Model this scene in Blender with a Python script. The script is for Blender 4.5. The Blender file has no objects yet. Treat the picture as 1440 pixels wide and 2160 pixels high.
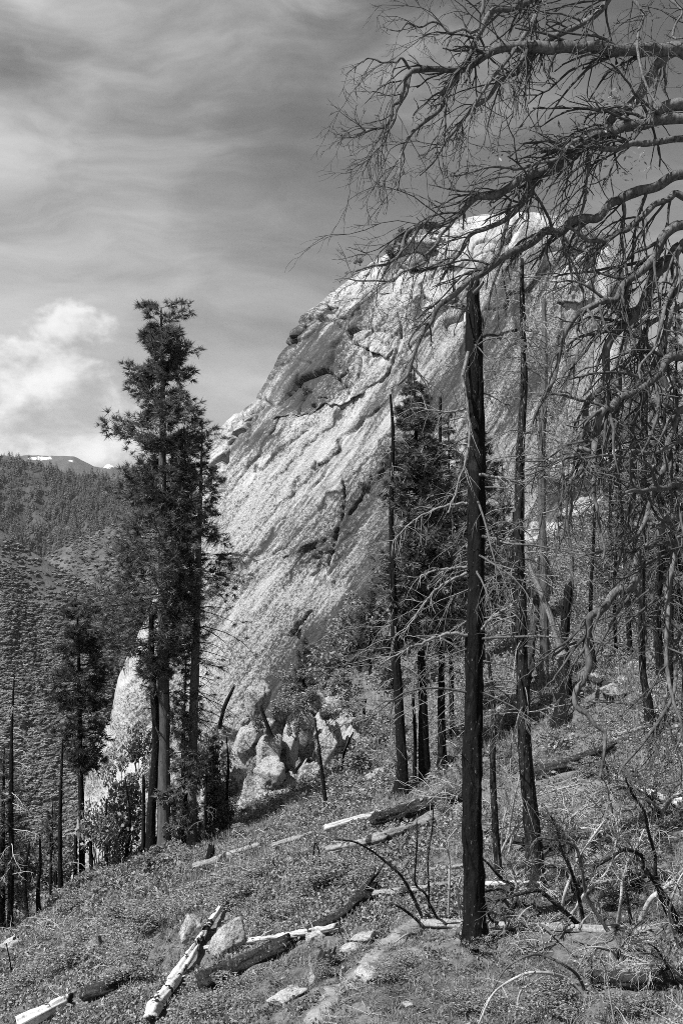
import bpy, math
import numpy as np
from math import radians, pi
# ------------------------------------------------------------------ camera
SC = bpy.context.scene
COL = SC.collection
cam_d = bpy.data.cameras.new('camera'); cam = bpy.data.objects.new('camera', cam_d); COL.objects.link(cam)
cam.location = (0, 0, 0); cam.rotation_euler = (radians(90), 0, 0)
cam_d.sensor_fit = 'VERTICAL'; cam_d.sensor_height = 36; cam_d.lens = 35
cam_d.clip_start = 0.1; cam_d.clip_end = 80000
SC.camera = cam
FPX = 2100.0                                   # focal length in photograph pixels (1440 x 2160)
SC.view_settings.view_transform = 'Standard'; SC.view_settings.look = 'None'
SC.view_settings.gamma = 1.0; SC.view_settings.exposure = 0.6
SC.view_settings.use_curve_mapping = False
SC.render.engine = 'CYCLES'
SC.cycles.use_denoising = False
SC.cycles.max_bounces = 5; SC.cycles.diffuse_bounces = 2; SC.cycles.glossy_bounces = 1
SC.cycles.transmission_bounces = 2; SC.cycles.transparent_max_bounces = 4
SC.cycles.volume_bounces = 0
SC.cycles.pixel_filter_type = 'BLACKMAN_HARRIS'; SC.cycles.filter_width = .9

# ------------------------------------------------------------------ node helper
class NT:
    def __init__(s, tree): s.t = tree; s.n = tree.nodes; s.l = tree.links
    def node(s, typ, **kw):
        n = s.n.new(typ)
        for k, v in kw.items(): setattr(n, k, v)
        return n
    def put(s, sock, v):
        if isinstance(v, bpy.types.NodeSocket): s.l.new(v, sock)
        elif isinstance(v, (tuple, list)) and hasattr(sock, 'default_value') and not isinstance(sock.default_value, float): sock.default_value = v
        elif v is not None:
            try: sock.default_value = v
            except Exception: sock.default_value = (v, v, v, 1) if len(sock.default_value) == 4 else (v, v, v)
    def m(s, op, a, b=None, c=None, clamp=False):
        n = s.node('ShaderNodeMath', operation=op, use_clamp=clamp)
        for i, v in enumerate((a, b, c)):
            if v is not None: s.put(n.inputs[i], v)
        return n.outputs[0]
    def vm(s, op, a, b=None):
        n = s.node('ShaderNodeVectorMath', operation=op)
        s.put(n.inputs[0], a)
        if b is not None: s.put(n.inputs[1], b)
        return n.outputs[0]
    def noise(s, vec, scale=1, detail=4, rough=.55, dist=0., out=0, lac=2.):
        n = s.node('ShaderNodeTexNoise')
        if vec is not None: s.put(n.inputs['Vector'], vec)
        s.put(n.inputs['Scale'], scale); s.put(n.inputs['Detail'], detail); s.put(n.inputs['Roughness'], rough)
        s.put(n.inputs['Distortion'], dist); s.put(n.inputs['Lacunarity'], lac)
        return n.outputs[out]
    def voro(s, vec, scale=1, feature='F1', out='Distance', rand=1.):
        n = s.node('ShaderNodeTexVoronoi', feature=feature)
        s.put(n.inputs['Vector'], vec); s.put(n.inputs['Scale'], scale); s.put(n.inputs['Randomness'], rand)
        return n.outputs[out]
    def ramp(s, f, stops, interp='LINEAR'):
        n = s.node('ShaderNodeValToRGB'); cr = n.color_ramp; cr.interpolation = interp
        while len(cr.elements) < len(stops): cr.elements.new(.5)
        for e, (p, v) in zip(cr.elements, stops): e.position = p; e.color = (v, v, v, 1)
        s.put(n.inputs[0], f); return n.outputs[0]
    def mr(s, f, a, b, c=0., d=1., smooth=False):
        n = s.node('ShaderNodeMapRange', clamp=True)
        if smooth: n.interpolation_type = 'SMOOTHSTEP'
        for i, v in enumerate((f, a, b, c, d)): s.put(n.inputs[i], v)
        return n.outputs[0]
    def mix(s, f, a, b):
        n = s.node('ShaderNodeMix', data_type='FLOAT')
        s.put(n.inputs[0], f); s.put(n.inputs[2], a); s.put(n.inputs[3], b); return n.outputs[0]
    def sep(s, v):
        n = s.node('ShaderNodeSeparateXYZ'); s.put(n.inputs[0], v); return n.outputs
    def comb(s, x, y, z):
        n = s.node('ShaderNodeCombineXYZ')
        for i, v in enumerate((x, y, z)): s.put(n.inputs[i], v)
        return n.outputs[0]
    def mapv(s, v, scale=(1, 1, 1), rot=(0, 0, 0), loc=(0, 0, 0)):
        n = s.node('ShaderNodeMapping'); s.put(n.inputs[0], v)
        n.inputs[1].default_value = loc; n.inputs[2].default_value = rot; n.inputs[3].default_value = scale
        return n.outputs[0]
    def bump(s, h, strength=.5, dist=.1, normal=None):
        n = s.node('ShaderNodeBump'); s.put(n.inputs['Strength'], strength); s.put(n.inputs['Distance'], dist); s.put(n.inputs['Height'], h)
        if normal is not None: s.put(n.inputs['Normal'], normal)
        return n.outputs[0]

# ------------------------------------------------------------------ sun and sky
TOSUN = np.array([-0.50, -0.34, 0.80]); TOSUN /= np.linalg.norm(TOSUN)
sun_el = math.asin(TOSUN[2]); sun_az = math.atan2(TOSUN[0], TOSUN[1])
sd = bpy.data.lights.new('sun', 'SUN'); sd.energy = 5.0; sd.angle = radians(.5); sd.color = (1, 1, 1)
so = bpy.data.objects.new('sun', sd); COL.objects.link(so)
from mathutils import Vector
so.rotation_euler = Vector(TOSUN).to_track_quat('Z', 'Y').to_euler()

W = bpy.data.worlds.new('World'); SC.world = W; W.use_nodes = True
w = NT(W.node_tree); w.n.clear()
sky = w.node('ShaderNodeTexSky', sky_type='NISHITA', sun_disc=False)
sky.sun_elevation = sun_el; sky.sun_rotation = sun_az; sky.altitude = 2000; sky.dust_density = .6; sky.air_density = 1.; sky.ozone_density = 1.
sc_ = w.node('ShaderNodeSeparateColor'); w.l.new(sky.outputs[0], sc_.inputs[0])
# black and white film behind a red filter: mostly the red channel of the sky
clear = w.m('ADD', w.m('MULTIPLY', sc_.outputs[0], .85), w.m('MULTIPLY', sc_.outputs[1], .15))
tc = w.node('ShaderNodeTexCoord'); D = tc.outputs['Generated']
dx, dy, dz = w.sep(D)
az = w.m('ARCTAN2', dx, dy); el = w.m('ARCSINE', dz)
VO, CO = 19.304843, (2.218338, 5.231609, 8.750529)
# high veil: streaks drawn out along the horizon, thinning away from the sun's side
vw = w.noise(w.comb(w.m('MULTIPLY', az, 3.), w.m('MULTIPLY', el, 5.), 8.1), 1.2, 3, .5, 0, 1)
vx, vy, _z = w.sep(vw)
veil_n = w.noise(w.comb(w.m('MULTIPLY_ADD', vx, .7, w.m('MULTIPLY', az, 2.2)), w.m('MULTIPLY_ADD', vy, .9, w.m('MULTIPLY', el, 9.)), VO), 1.35, 7, .55, .3)
veil_n = w.mr(veil_n, .22, .78)
veil_az = w.m('POWER', w.m('MULTIPLY_ADD', w.m('COSINE', w.m('MULTIPLY_ADD', az, 2., .8)), .5, .5), 2.)
veil_lo = w.mr(el, .0, .50, 1., .0, True)
veil = w.m('MULTIPLY_ADD', veil_n, .9, w.m('MULTIPLY_ADD', veil_az, .95, w.m('MULTIPLY_ADD', veil_lo, .6, -.88)))
veil = w.mr(veil, -.05, 1., .0, 1., True)
# cumulus banks along the horizon
wv = w.noise(D, 5., 3, .5, 0, 1)
dw = w.vm('ADD', w.vm('MULTIPLY', D, (1., 1., 1.35)), w.vm('MULTIPLY', w.vm('SUBTRACT', wv, (.5, .5, .5)), (.07, .07, .07)))
dw = w.vm('ADD', dw, CO); cu_n = w.noise(dw, 6., 9, .56)
cu_s = w.noise(w.vm('ADD', dw, tuple(TOSUN * .028)), 6., 7, .56)
cu_az = w.m('MULTIPLY_ADD', w.m('COSINE', w.m('MULTIPLY_ADD', az, 3., 1.0)), .5, .5)
cu_el = w.mr(el, .0, .40, 1., 0.)
bias = w.m('MULTIPLY', w.m('POWER', cu_az, 1.6), cu_el)
cu = w.m('MULTIPLY_ADD', bias, .46, w.m('SUBTRACT', cu_n, .77))
cu = w.mr(cu, .0, .065, 0., 1., True)
shade = w.mr(w.m('SUBTRACT', cu_n, cu_s), -.09, .11, .0, 1., True)
SKY_K = 1.0
hz = w.mr(el, -.02, .22, 1., 0., True)
base = w.m('MULTIPLY_ADD', clear, SKY_K, w.m('MULTIPLY', hz, 1.1))
bright_v = w.m('MULTIPLY_ADD', hz, 1.0, w.m('MULTIPLY_ADD', veil_n, 4.2, 1.7))
c1 = w.mix(w.m('MULTIPLY', veil, .92), base, bright_v)
c2 = w.mix(w.m('MULTIPLY', cu, .88), c1, w.m('MULTIPLY_ADD', shade, 4.4, w.mr(el, .04, .26, 4.2, 2.8)))
bg = w.node('ShaderNodeBackground'); bg.inputs['Strength'].default_value = .084
w.l.new(c2, bg.inputs['Color'])
W.cycles.sampling_method = 'MANUAL'; W.cycles.sample_map_resolution = 512
wo = w.node('ShaderNodeOutputWorld'); w.l.new(bg.outputs[0], wo.inputs['Surface'])

# ------------------------------------------------------------------ numeric helpers
def rng(seed): return np.random.default_rng(seed)
def _h(ix, iy, iz, seed):
    n = (ix.astype(np.int64) * 374761393 + iy.astype(np.int64) * 668265263 + iz.astype(np.int64) * 2147483647 + seed * 974711) & 0xffffffff
    n = ((n ^ (n >> 13)) * 1274126177) & 0xffffffff
    n = ((n ^ (n >> 16)) * 2246822519) & 0xffffffff
    return ((n ^ (n >> 15)) & 0xffffff) / float(0xffffff) * 2 - 1
def vnoise(x, y, z=None, seed=0):
    x = np.asarray(x, float); y = np.asarray(y, float)
    z = np.zeros_like(x) if z is None else np.asarray(z, float)
    xi, yi, zi = np.floor(x), np.floor(y), np.floor(z)
    fx, fy, fz = x - xi, y - yi, z - zi
    fx, fy, fz = [f * f * f * (f * (f * 6 - 15) + 10) for f in (fx, fy, fz)]
    def c(a, b, d): return _h(xi + a, yi + b, zi + d, seed)
    r0 = (c(0, 0, 0) * (1 - fx) + c(1, 0, 0) * fx) * (1 - fy) + (c(0, 1, 0) * (1 - fx) + c(1, 1, 0) * fx) * fy
    if not np.any(fz): return r0
    r1 = (c(0, 0, 1) * (1 - fx) + c(1, 0, 1) * fx) * (1 - fy) + (c(0, 1, 1) * (1 - fx) + c(1, 1, 1) * fx) * fy
    return r0 * (1 - fz) + r1 * fz
def fbm(x, y, z=None, octv=4, seed=0, gain=.5):
    a, f, t = 1., 1., 0.
    for i in range(octv):
        t = t + a * vnoise(np.asarray(x) * f, np.asarray(y) * f, None if z is None else np.asarray(z) * f, seed + i * 17)
        a *= gain; f *= 2.03
    return t
def sstep(a, b, x):
    t = np.clip((x - a) / (b - a), 0, 1); return t * t * (3 - 2 * t)
def P3(px, py, d): return np.array([(px - 720) / FPX * d, d, (1080 - py) / FPX * d])
def unit(v): return v / (np.linalg.norm(v, axis=-1, keepdims=True) + 1e-9)

# ------------------------------------------------------------------ object helpers
def mesh_np(name, V, Q=None, T=None, mats=(), midx=None, smooth=True, attrs=None, uv=None):
    me = bpy.data.meshes.new(name)
    V = np.asarray(V, np.float32); nq = 0 if Q is None else len(Q); nt = 0 if T is None else len(T)
    me.vertices.add(len(V)); me.vertices.foreach_set('co', V.ravel())
    li = []
    if nq: li.append(np.asarray(Q, np.int32).ravel())
    if nt: li.append(np.asarray(T, np.int32).ravel())
    li = np.concatenate(li); me.loops.add(len(li)); me.loops.foreach_set('vertex_index', li)
    me.polygons.add(nq + nt)
    st = np.concatenate([np.arange(nq) * 4, nq * 4 + np.arange(nt) * 3]).astype(np.int32)
    me.polygons.foreach_set('loop_start', st)
    if midx is not None: me.polygons.foreach_set('material_index', np.asarray(midx, np.int32))
    if smooth: me.polygons.foreach_set('use_smooth', np.ones(nq + nt, bool))
    for m_ in (mats if isinstance(mats, (list, tuple)) else [mats]): me.materials.append(m_)
    if attrs:
        for k, a in attrs.items():
            at = me.attributes.new(k, 'FLOAT', 'POINT'); at.data.foreach_set('value', np.asarray(a, np.float32).ravel())
    if uv is not None:
        l = me.uv_layers.new(name='UVMap'); l.data.foreach_set('uv', np.asarray(uv, np.float32)[li].ravel())
    me.update(calc_edges=True)
    return me
def link(name, data, parent=None, loc=None):
    o = bpy.data.objects.new(name, data); COL.objects.link(o)
    if loc is not None: o.location = [float(c) for c in loc]
    if parent is not None: o.parent = parent
    return o
def tag(o, label=None, cat=None, group=None, kind=None):
    if label: o['label'] = label
    if cat: o['category'] = cat
    if group: o['group'] = group
    if kind: o['kind'] = kind
    return o
def thing(name, loc, label, cat, group=None): return tag(link(name, None, None, loc), label, cat, group)
def gridfaces(nr, nc, wrap=False):
    r = np.arange(nr - 1)[:, None]; c = np.arange(nc if wrap else nc - 1)[None, :]
    a = r * nc + c; b = r * nc + (c + 1) % nc
    return np.stack([a, b, b + nc, a + nc], -1).reshape(-1, 4)

class Tubes:
    """collects many bent tapered tubes and turns them into one mesh"""
    def __init__(s): s.d = {}
    def add(s, P, R, sides=5, mat=0):
        P = np.asarray(P, float); R = np.asarray(R, float)
        if P.ndim == 2: P = P[None]; R = R[None]
        s.d.setdefault((P.shape[1], sides, mat), []).append((P, R)); return s
    def arrays(s):
        Vs, Qs, Ms, off = [], [], [], 0
        for (k, sides, mat), lst in s.d.items():
            P = np.concatenate([a for a, _ in lst]); R = np.concatenate([b for _, b in lst]); n = len(P)
            T = np.empty_like(P); T[:, 1:-1] = P[:, 2:] - P[:, :-2]; T[:, 0] = P[:, 1] - P[:, 0]; T[:, -1] = P[:, -1] - P[:, -2]
            T = unit(T)
            main = unit(P[:, -1] - P[:, 0])
            ref = np.where(np.abs(main[:, 2:3]) < .8, np.array([[0, 0, 1.]]), np.array([[1., 0, 0]]))[:, None, :]
            A = unit(np.cross(T, ref)); B = np.cross(T, A)
            ang = np.arange(sides) / sides * 2 * pi
            ring = P[:, :, None, :] + R[:, :, None, None] * (A[:, :, None, :] * np.cos(ang)[None, None, :, None] + B[:, :, None, :] * np.sin(ang)[None, None, :, None])
            Vs.append(ring.reshape(-1, 3))
            q = gridfaces(k, sides, True)
            q = (q[None] + (np.arange(n) * k * sides)[:, None, None]).reshape(-1, 4) + off
            Qs.append(q); Ms.append(np.full(len(q), mat)); off += n * k * sides
        return np.concatenate(Vs), np.concatenate(Qs), np.concatenate(Ms)
    def mesh(s, name, mats):
        V, Q, M = s.arrays(); return mesh_np(name, V, Q, None, mats, M)
    def empty(s): return not s.d
def resample(P, n, jitter=0, seed=0):
    P = np.asarray(P, float); s = np.r_[0, np.cumsum(np.linalg.norm(np.diff(P, axis=0), axis=1))]
    u = np.linspace(0, s[-1], n)
    # Catmull-Rom through the points
    out = np.empty((n, P.shape[1])); idx = np.clip(np.searchsorted(s, u, 'right') - 1, 0, len(P) - 2)
    for j in range(n):
        i = idx[j]; t = (u[j] - s[i]) / max(s[i + 1] - s[i], 1e-9)
        p0, p1, p2, p3 = P[max(i - 1, 0)], P[i], P[i + 1], P[min(i + 2, len(P) - 1)]
        out[j] = .5 * (2 * p1 + (p2 - p0) * t + (2 * p0 - 5 * p1 + 4 * p2 - p3) * t * t + (3 * p1 - p0 - 3 * p2 + p3) * t ** 3)
    if jitter: out[1:-1] += rng(seed).normal(0, jitter, (n - 2, P.shape[1]))
    return out
# ------------------------------------------------------------------ materials (grey: the photograph is black and white)
def new_mat(name):
    m = bpy.data.materials.new(name); m.use_nodes = True; t = NT(m.node_tree); t.n.clear()
    out = t.node('ShaderNodeOutputMaterial'); return m, t, out
def finish(t, out, col, rough=.8, normal=None, spec=.3):
    b = t.node('ShaderNodeBsdfPrincipled'); t.put(b.inputs['Base Color'], col); t.put(b.inputs['Roughness'], rough)
    b.inputs['Specular IOR Level'].default_value = spec
    if normal is not None: t.l.new(normal, b.inputs['Normal'])
    t.l.new(b.outputs[0], out.inputs['Surface']); return b
def obj_co(t): return t.node('ShaderNodeTexCoord').outputs['Object']
def geo_pos(t): return t.node('ShaderNodeNewGeometry').outputs['Position']
def attr(t, name): n = t.node('ShaderNodeAttribute', attribute_name=name); return n.outputs['Fac']
M = {}
def granite(name, k=1., light=.62, dark=.10, streak=True, bump_d=.5, lichen=False):
    m, t, out = new_mat(name)
    P = geo_pos(t)
    if streak:
        uv = t.node('ShaderNodeTexCoord').outputs['UV']
        st = t.mapv(uv, (1., .09, 1.))
        s1 = t.noise(st, .22, 5, .62, .6); s2 = t.noise(st, 1.6, 5, .66, .3)
        spk = t.noise(t.mapv(uv, (1., .5, 1.)), 3.8, 8, .82, .5)
    else:
        s1 = t.noise(P, .35 * k, 4, .55); s2 = t.noise(P, 1.1 * k, 5, .6, .4)
        spk = t.noise(P, 4.5 * k, 6, .72, .5)
    big = t.noise(P, .035 * k, 3, .5)
    fine = t.noise(P, 3.4 * k, 4, .7)
    if streak:                                # bands of smooth washed rock between speckled, lichened ones
        band = t.mr(t.noise(t.mapv(uv, (1., .06, 1.)), .12, 3, .5, .3), .38, .62, .35, 1.45)
        spk = t.m('MULTIPLY_ADD', t.m('SUBTRACT', spk, .5), band, .5)
    a = t.m('MULTIPLY_ADD', s1, .62, t.m('MULTIPLY_ADD', s2, .48, t.m('MULTIPLY_ADD', spk, .95, t.m('MULTIPLY_ADD', big, .35, t.m('MULTIPLY', fine, .28)))))
    if lichen: a = t.m('MULTIPLY_ADD', attr(t, 'lichen'), -.20, a)
    col = t.ramp(t.m('SUBTRACT', a, .875 if streak else .84), [(.30, dark * .7), (.41, dark * 1.5), (.46, light * .5), (.55, light * .88), (.75, light * 1.06)])
    h = t.m('ADD', t.m('MULTIPLY', spk, 1.), t.m('ADD', t.m('MULTIPLY', s2, .45), t.m('MULTIPLY', fine, .5)))
    finish(t, out, col, .85, t.bump(h, .9, bump_d), .2); return m
M['dome'] = granite('granite_dome_rock', 1., .52, .07, True, .35, True)
M['boulder'] = granite('granite_boulder', 1.3, .52, .09, False, .3)
M['rock_near'] = granite('pale_boulder', 4., .56, .15, False, .10)

def bark(name, light, dark, sx=14, sz=2.2, bump_s=.8, bump_d=.03, thr=(.38, .62), patch=None, fleck=None):
    m, t, out = new_mat(name); o = obj_co(t)
    n1 = t.noise(t.mapv(o, (sx, sx, sz)), 1, 5, .62, .4)
    n2 = t.noise(o, 1.1, 3, .5); n3 = t.noise(o, 9., 4, .6)
    f = t.m('MULTIPLY_ADD', n1, .7, t.m('MULTIPLY_ADD', n2, .25, t.m('MULTIPLY', n3, .2)))
    col = t.mr(f, thr[0], thr[1] + .1, dark, light)
    if patch:                                 # charred patches on bleached wood
        pn = t.noise(t.mapv(o, (1, 1, .6)), patch[0], 5, .6, .5)
        col = t.mix(t.mr(pn, patch[1], patch[1] + .035, 0, 1), col, patch[2])
    if fleck:                                 # small chips of pale bark left on the char
        fn = t.noise(t.mapv(o, (1, 1, .45)), fleck[0], 3, .6); col = t.mix(t.mr(fn, fleck[1], fleck[1] + .03, 0, 1), col, fleck[2])
    finish(t, out, col, .9, t.bump(n1, bump_s, bump_d), .15); return m
M['char'] = bark('charred_bark', .013, .003, 16, 5., 1., .06, patch=(2.4, .60, .022), fleck=(20, .66, .14))
M['char_grey'] = bark('charred_bark_flaking', .07, .006, 16, 4., 1., .04, (.5, .8), fleck=(20, .62, .22))
M['pine_bark'] = bark('pine_bark', .13, .035, 7, 1.1, 1., .05)
M['dead_grey'] = bark('weathered_grey_bark', .15, .03, 18, 3., .8, .02)
M['dead_twig'] = bark('dead_twig_bark', .12, .02, 10, 10, .3, .005)
M['oak_limb'] = bark('dead_oak_bark', .19, .015, 26, 8., 1., .015)
M['dry_branch'] = bark('dry_branch', .30, .05, 12, 12, .3, .005)
M['pale_wood'] = bark('bleached_wood', .44, .08, 22, 22, .6, .012, (.30, .52))
M['white_log'] = bark('peeled_white_wood', .66, .16, 14, 14, .8, .015, (.30, .50), (1.9, .515, .02))
M['grey_log'] = bark('weathered_grey_log', .34, .04, 18, 18, .8, .02, (.34, .6), (1.2, .60, .03))
M['dark_log'] = bark('charred_log', .085, .005, 16, 16, 1., .08, (.42, .72), fleck=(14, .62, .22))

def leaf(name, lo, hi, trans=.25, spec=.3, rough=.55):
    m, t, out = new_mat(name)
    r = t.node('ShaderNodeNewGeometry').outputs['Random Per Island']
    col = t.mr(t.m('POWER', r, 1.6), 0, 1, lo, hi)
    b = t.node('ShaderNodeBsdfPrincipled'); t.put(b.inputs['Base Color'], col); b.inputs['Roughness'].default_value = rough
    b.inputs['Specular IOR Level'].default_value = spec
    tr = t.node('ShaderNodeBsdfTranslucent'); t.put(tr.inputs[0], col)
    mx = t.node('ShaderNodeMixShader'); mx.inputs[0].default_value = trans
    t.l.new(b.outputs[0], mx.inputs[1]); t.l.new(tr.outputs[0], mx.inputs[2]); t.l.new(mx.outputs[0], out.inputs['Surface']); return m
M['needle'] = leaf('pine_needle', .05, .26, .3)
M['dark_needle'] = leaf('dark_pine_needle', .03, .13, .25)
M['fir'] = leaf('fir_needle', .06, .26, .3)
M['oak_leaf'] = leaf('shrub_leaf', .09, .42, .35)
M['mat_leaf'] = leaf('ground_leaf', .08, .44, .25, .4)
M['mat_leaf2'] = leaf('manzanita_leaf', .08, .40, .25, .5)
M['bg_leaf'] = leaf('evergreen_leaf', .10, .42, .35)
M['grass'] = leaf('dry_grass', .12, .46, .3)
M['far_leaf'] = leaf('far_bush', .12, .26, .0, .1, .9)
M['far_tree'] = leaf('far_tree', .07, .17, .0, .1, .9)

def soil(name, lo, hi, k=1.):
    m, t, out = new_mat(name); P = geo_pos(t)
    a = t.noise(P, .5 * k, 5, .6); b = t.noise(P, 5. * k, 6, .7, .4); c = t.voro(P, 16 * k)
    f = t.m('MULTIPLY_ADD', a, .6, t.m('MULTIPLY_ADD', b, .8, t.m('MULTIPLY', c, -.12)))
    col = t.mr(f, .45, .95, lo, hi)
    finish(t, out, col, .95, t.bump(t.m('ADD', b, t.m('MULTIPLY', c, .3)), .9, .06 / k), .1); return m
M['soil'] = soil('forest_soil', .05, .28)
M['trail'] = soil('trail_dust', .12, .42, 3.)
def slope_mat(name, lo, hi, s1, s2, streak):
    m, t, out = new_mat(name); P = geo_pos(t)
    v = t.mapv(P, (1., .6, 1.6))
    a = t.noise(v, s1, 5, .6, streak); b = t.noise(P, s2, 6, .68, .3)
    f = t.m('MULTIPLY_ADD', a, .6, t.m('MULTIPLY', b, .6))
    col = t.mr(f, .42, .80, lo, hi)
    sn = attr(t, 'snow'); col = t.mix(sn, col, .85)
    finish(t, out, col, .95, t.bump(b, .8, .25 / s2), .05); return m
M['slopeA'] = slope_mat('chaparral_slope', .06, .15, .02, .35, 1.)
M['slopeA2'] = slope_mat('pale_spur_slope', .04, .17, .02, .09, 1.)
M['far_leaf2'] = leaf('far_pale_bush', .09, .20, .0, .1, .9)
M['slopeB'] = slope_mat('forested_slope', .05, .12, .006, .08, .5)
M['slopeC'] = slope_mat('far_slope', .07, .13, .0012, .01, .3)
# ------------------------------------------------------------------ near hillside: thin-plate surface through surveyed points
GPX = [(0,2160,29),(320,2160,23.5),(640,2160,20),(1000,2160,18),(1440,2160,16),(1000,1990,22),(1440,1990,20),(1130,1860,26),
 (700,1990,23.5),(350,1990,29),(0,2000,43),(600,1850,33),(850,1760,33),(1050,1760,30),(1300,1760,27),(1440,1760,26),
 (840,1670,42),(1000,1620,42),(1190,1500,41),(1370,1535,38),(1440,1600,33),(345,1800,65),(440,1810,52),(85,1935,48),(20,1965,46),
 (170,1850,58),(300,1870,46),(500,1790,50),(620,1740,52),(700,1700,50),(560,1735,76),(420,1760,74),
 (1150,1420,50),(1300,1420,50),(1440,1380,50),(1100,1330,72),(1300,1330,66),(1440,1280,66),(1050,1260,95),(1300,1200,95),(1440,1100,95),
 (800,1500,82),(900,1520,66),(1000,1430,72),(640,1480,90),(690,1415,97),(760,1340,106),(820,1300,113),(900,1280,114),
 (1440,880,140),(1300,1030,150),(1200,1130,140),(1650,700,140),(1650,1200,60)]
GXYZ = [(-30,60,-36),(-45,45,-40),(-25,85,-47),(-15,95,-46),(-60,90,-75),(-10,130,-48),(-40,130,-80),(-70,50,-62),(-70,10,-48),
 (0,0,-2),(6,0,-1),(-6,0,-4),(0,10,-6.3),(5,10,-5.2),(-6,12,-9),(12,10,-3.5),(15,25,-5.5),(-15,15,-15),(-20,30,-21),(30,20,2),(60,20,14),(45,60,5),(90,80,28),(90,160,50),(60,-5,16),(-60,-5,-35)]
GC = np.array([P3(*p) for p in GPX] + [np.array(p, float) for p in GXYZ])
def _tps(r): return np.where(r > 1e-9, r * r * np.log(np.maximum(r, 1e-9)), 0)
_n = len(GC); _d = np.linalg.norm(GC[:, None, :2] - GC[None, :, :2], axis=-1) / 30
_A = np.zeros((_n + 3, _n + 3)); _A[:_n, :_n] = _tps(_d) + np.eye(_n) * .012
_A[:_n, _n] = 1; _A[:_n, _n + 1:] = GC[:, :2] / 30; _A[_n:, :_n] = _A[:_n, _n:].T
_W = np.linalg.solve(_A, np.r_[GC[:, 2], 0, 0, 0])
def ground_base(x, y):
    x = np.asarray(x, float); y = np.asarray(y, float); s = x.shape; x = x.ravel(); y = y.ravel()
    z = _W[_n] + _W[_n + 1] * x / 30 + _W[_n + 2] * y / 30
    for i in range(_n): z = z + _W[i] * _tps(np.hypot(x - GC[i, 0], y - GC[i, 1]) / 30)
    return z.reshape(s)
def ground(x, y):
    x = np.asarray(x, float); y = np.asarray(y, float)
    k = np.clip(y / 25, .3, 2.)
    return ground_base(x, y) + .22 * k * fbm(x * .35, y * .35, octv=3, seed=5) + .07 * fbm(x * 1.9, y * 1.9, octv=2, seed=9)
_ts = np.exp(np.linspace(math.log(12), math.log(170), 900))
def hit(px, py):
    """where the line of sight through a photograph pixel meets the hillside"""
    X = (px - 720) / FPX * _ts; Z = (1080 - py) / FPX * _ts
    below = np.nonzero(ground(X, _ts) > Z)[0]
    if len(below) == 0 or below[0] == 0: return None
    d = _ts[below[0]]; return P3(px, py, d)
def base_at(px, py, fallback=60.):
    h = hit(px, py)
    if h is None:
        t = _ts[(_ts > fallback * .6) & (_ts < fallback * 1.35)]; X = (px - 720) / FPX * t      # just behind a crest: stand it on the nearest ground
        gz = ground(X, t); i = int(np.argmax(gz - (1080 - py) / FPX * t)); h = np.array([X[i], t[i], gz[i]])
    return h
ys = np.concatenate([np.arange(-5, 12, .8), np.arange(12, 45, .17), np.arange(45, 75, .35), np.arange(75, 176, 1.2)])
us = np.linspace(-1, 1, 330); us = .55 * us + .45 * us ** 3
XX = us[None, :] * (18 + np.clip(ys, 0, 200)[:, None] * .85); YY = np.repeat(ys[:, None], len(us), 1)
ZZ = ground(XX, YY)
me = mesh_np('ground', np.stack([XX, YY, ZZ], -1).reshape(-1, 3), gridfaces(len(ys), len(us)), None, M['soil'])
tag(link('ground', me), 'burnt mountainside sloping down to the left below the dome', kind='structure')

# worn foot trail
tp = [(610, 2230), (640, 2180), (672, 2140), (700, 2105), (730, 2070), (765, 2040), (800, 2005), (830, 1978), (862, 1950), (890, 1930), (915, 1915)]
TR = resample(np.array([base_at(a, b, 20) for a, b in tp])[:, :2], 150)
tn = unit(np.gradient(TR, axis=0)); tn = np.stack([-tn[:, 1], tn[:, 0]], 1)
rows = []
for j, s in enumerate(np.linspace(-1, 1, 9)):
    wd = (.19 + .13 * fbm(np.arange(150) * .16, np.full(150, 3.3 + (s > 0) * 7), octv=4, seed=3, gain=.7)) * np.linspace(1.15, .7, 150)
    p = TR + tn * (s * wd)[:, None]
    rows.append(np.c_[p, ground(p[:, 0], p[:, 1]) + .028 - .02 * (1 - abs(s)) - .03 * (abs(s) > .95)])
V = np.stack(rows, 1).reshape(-1, 3)
tag(link('path', mesh_np('path', V, gridfaces(150, 9), None, M['trail'])), 'narrow pale dusty foot trail worn into the slope', kind='structure')

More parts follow.
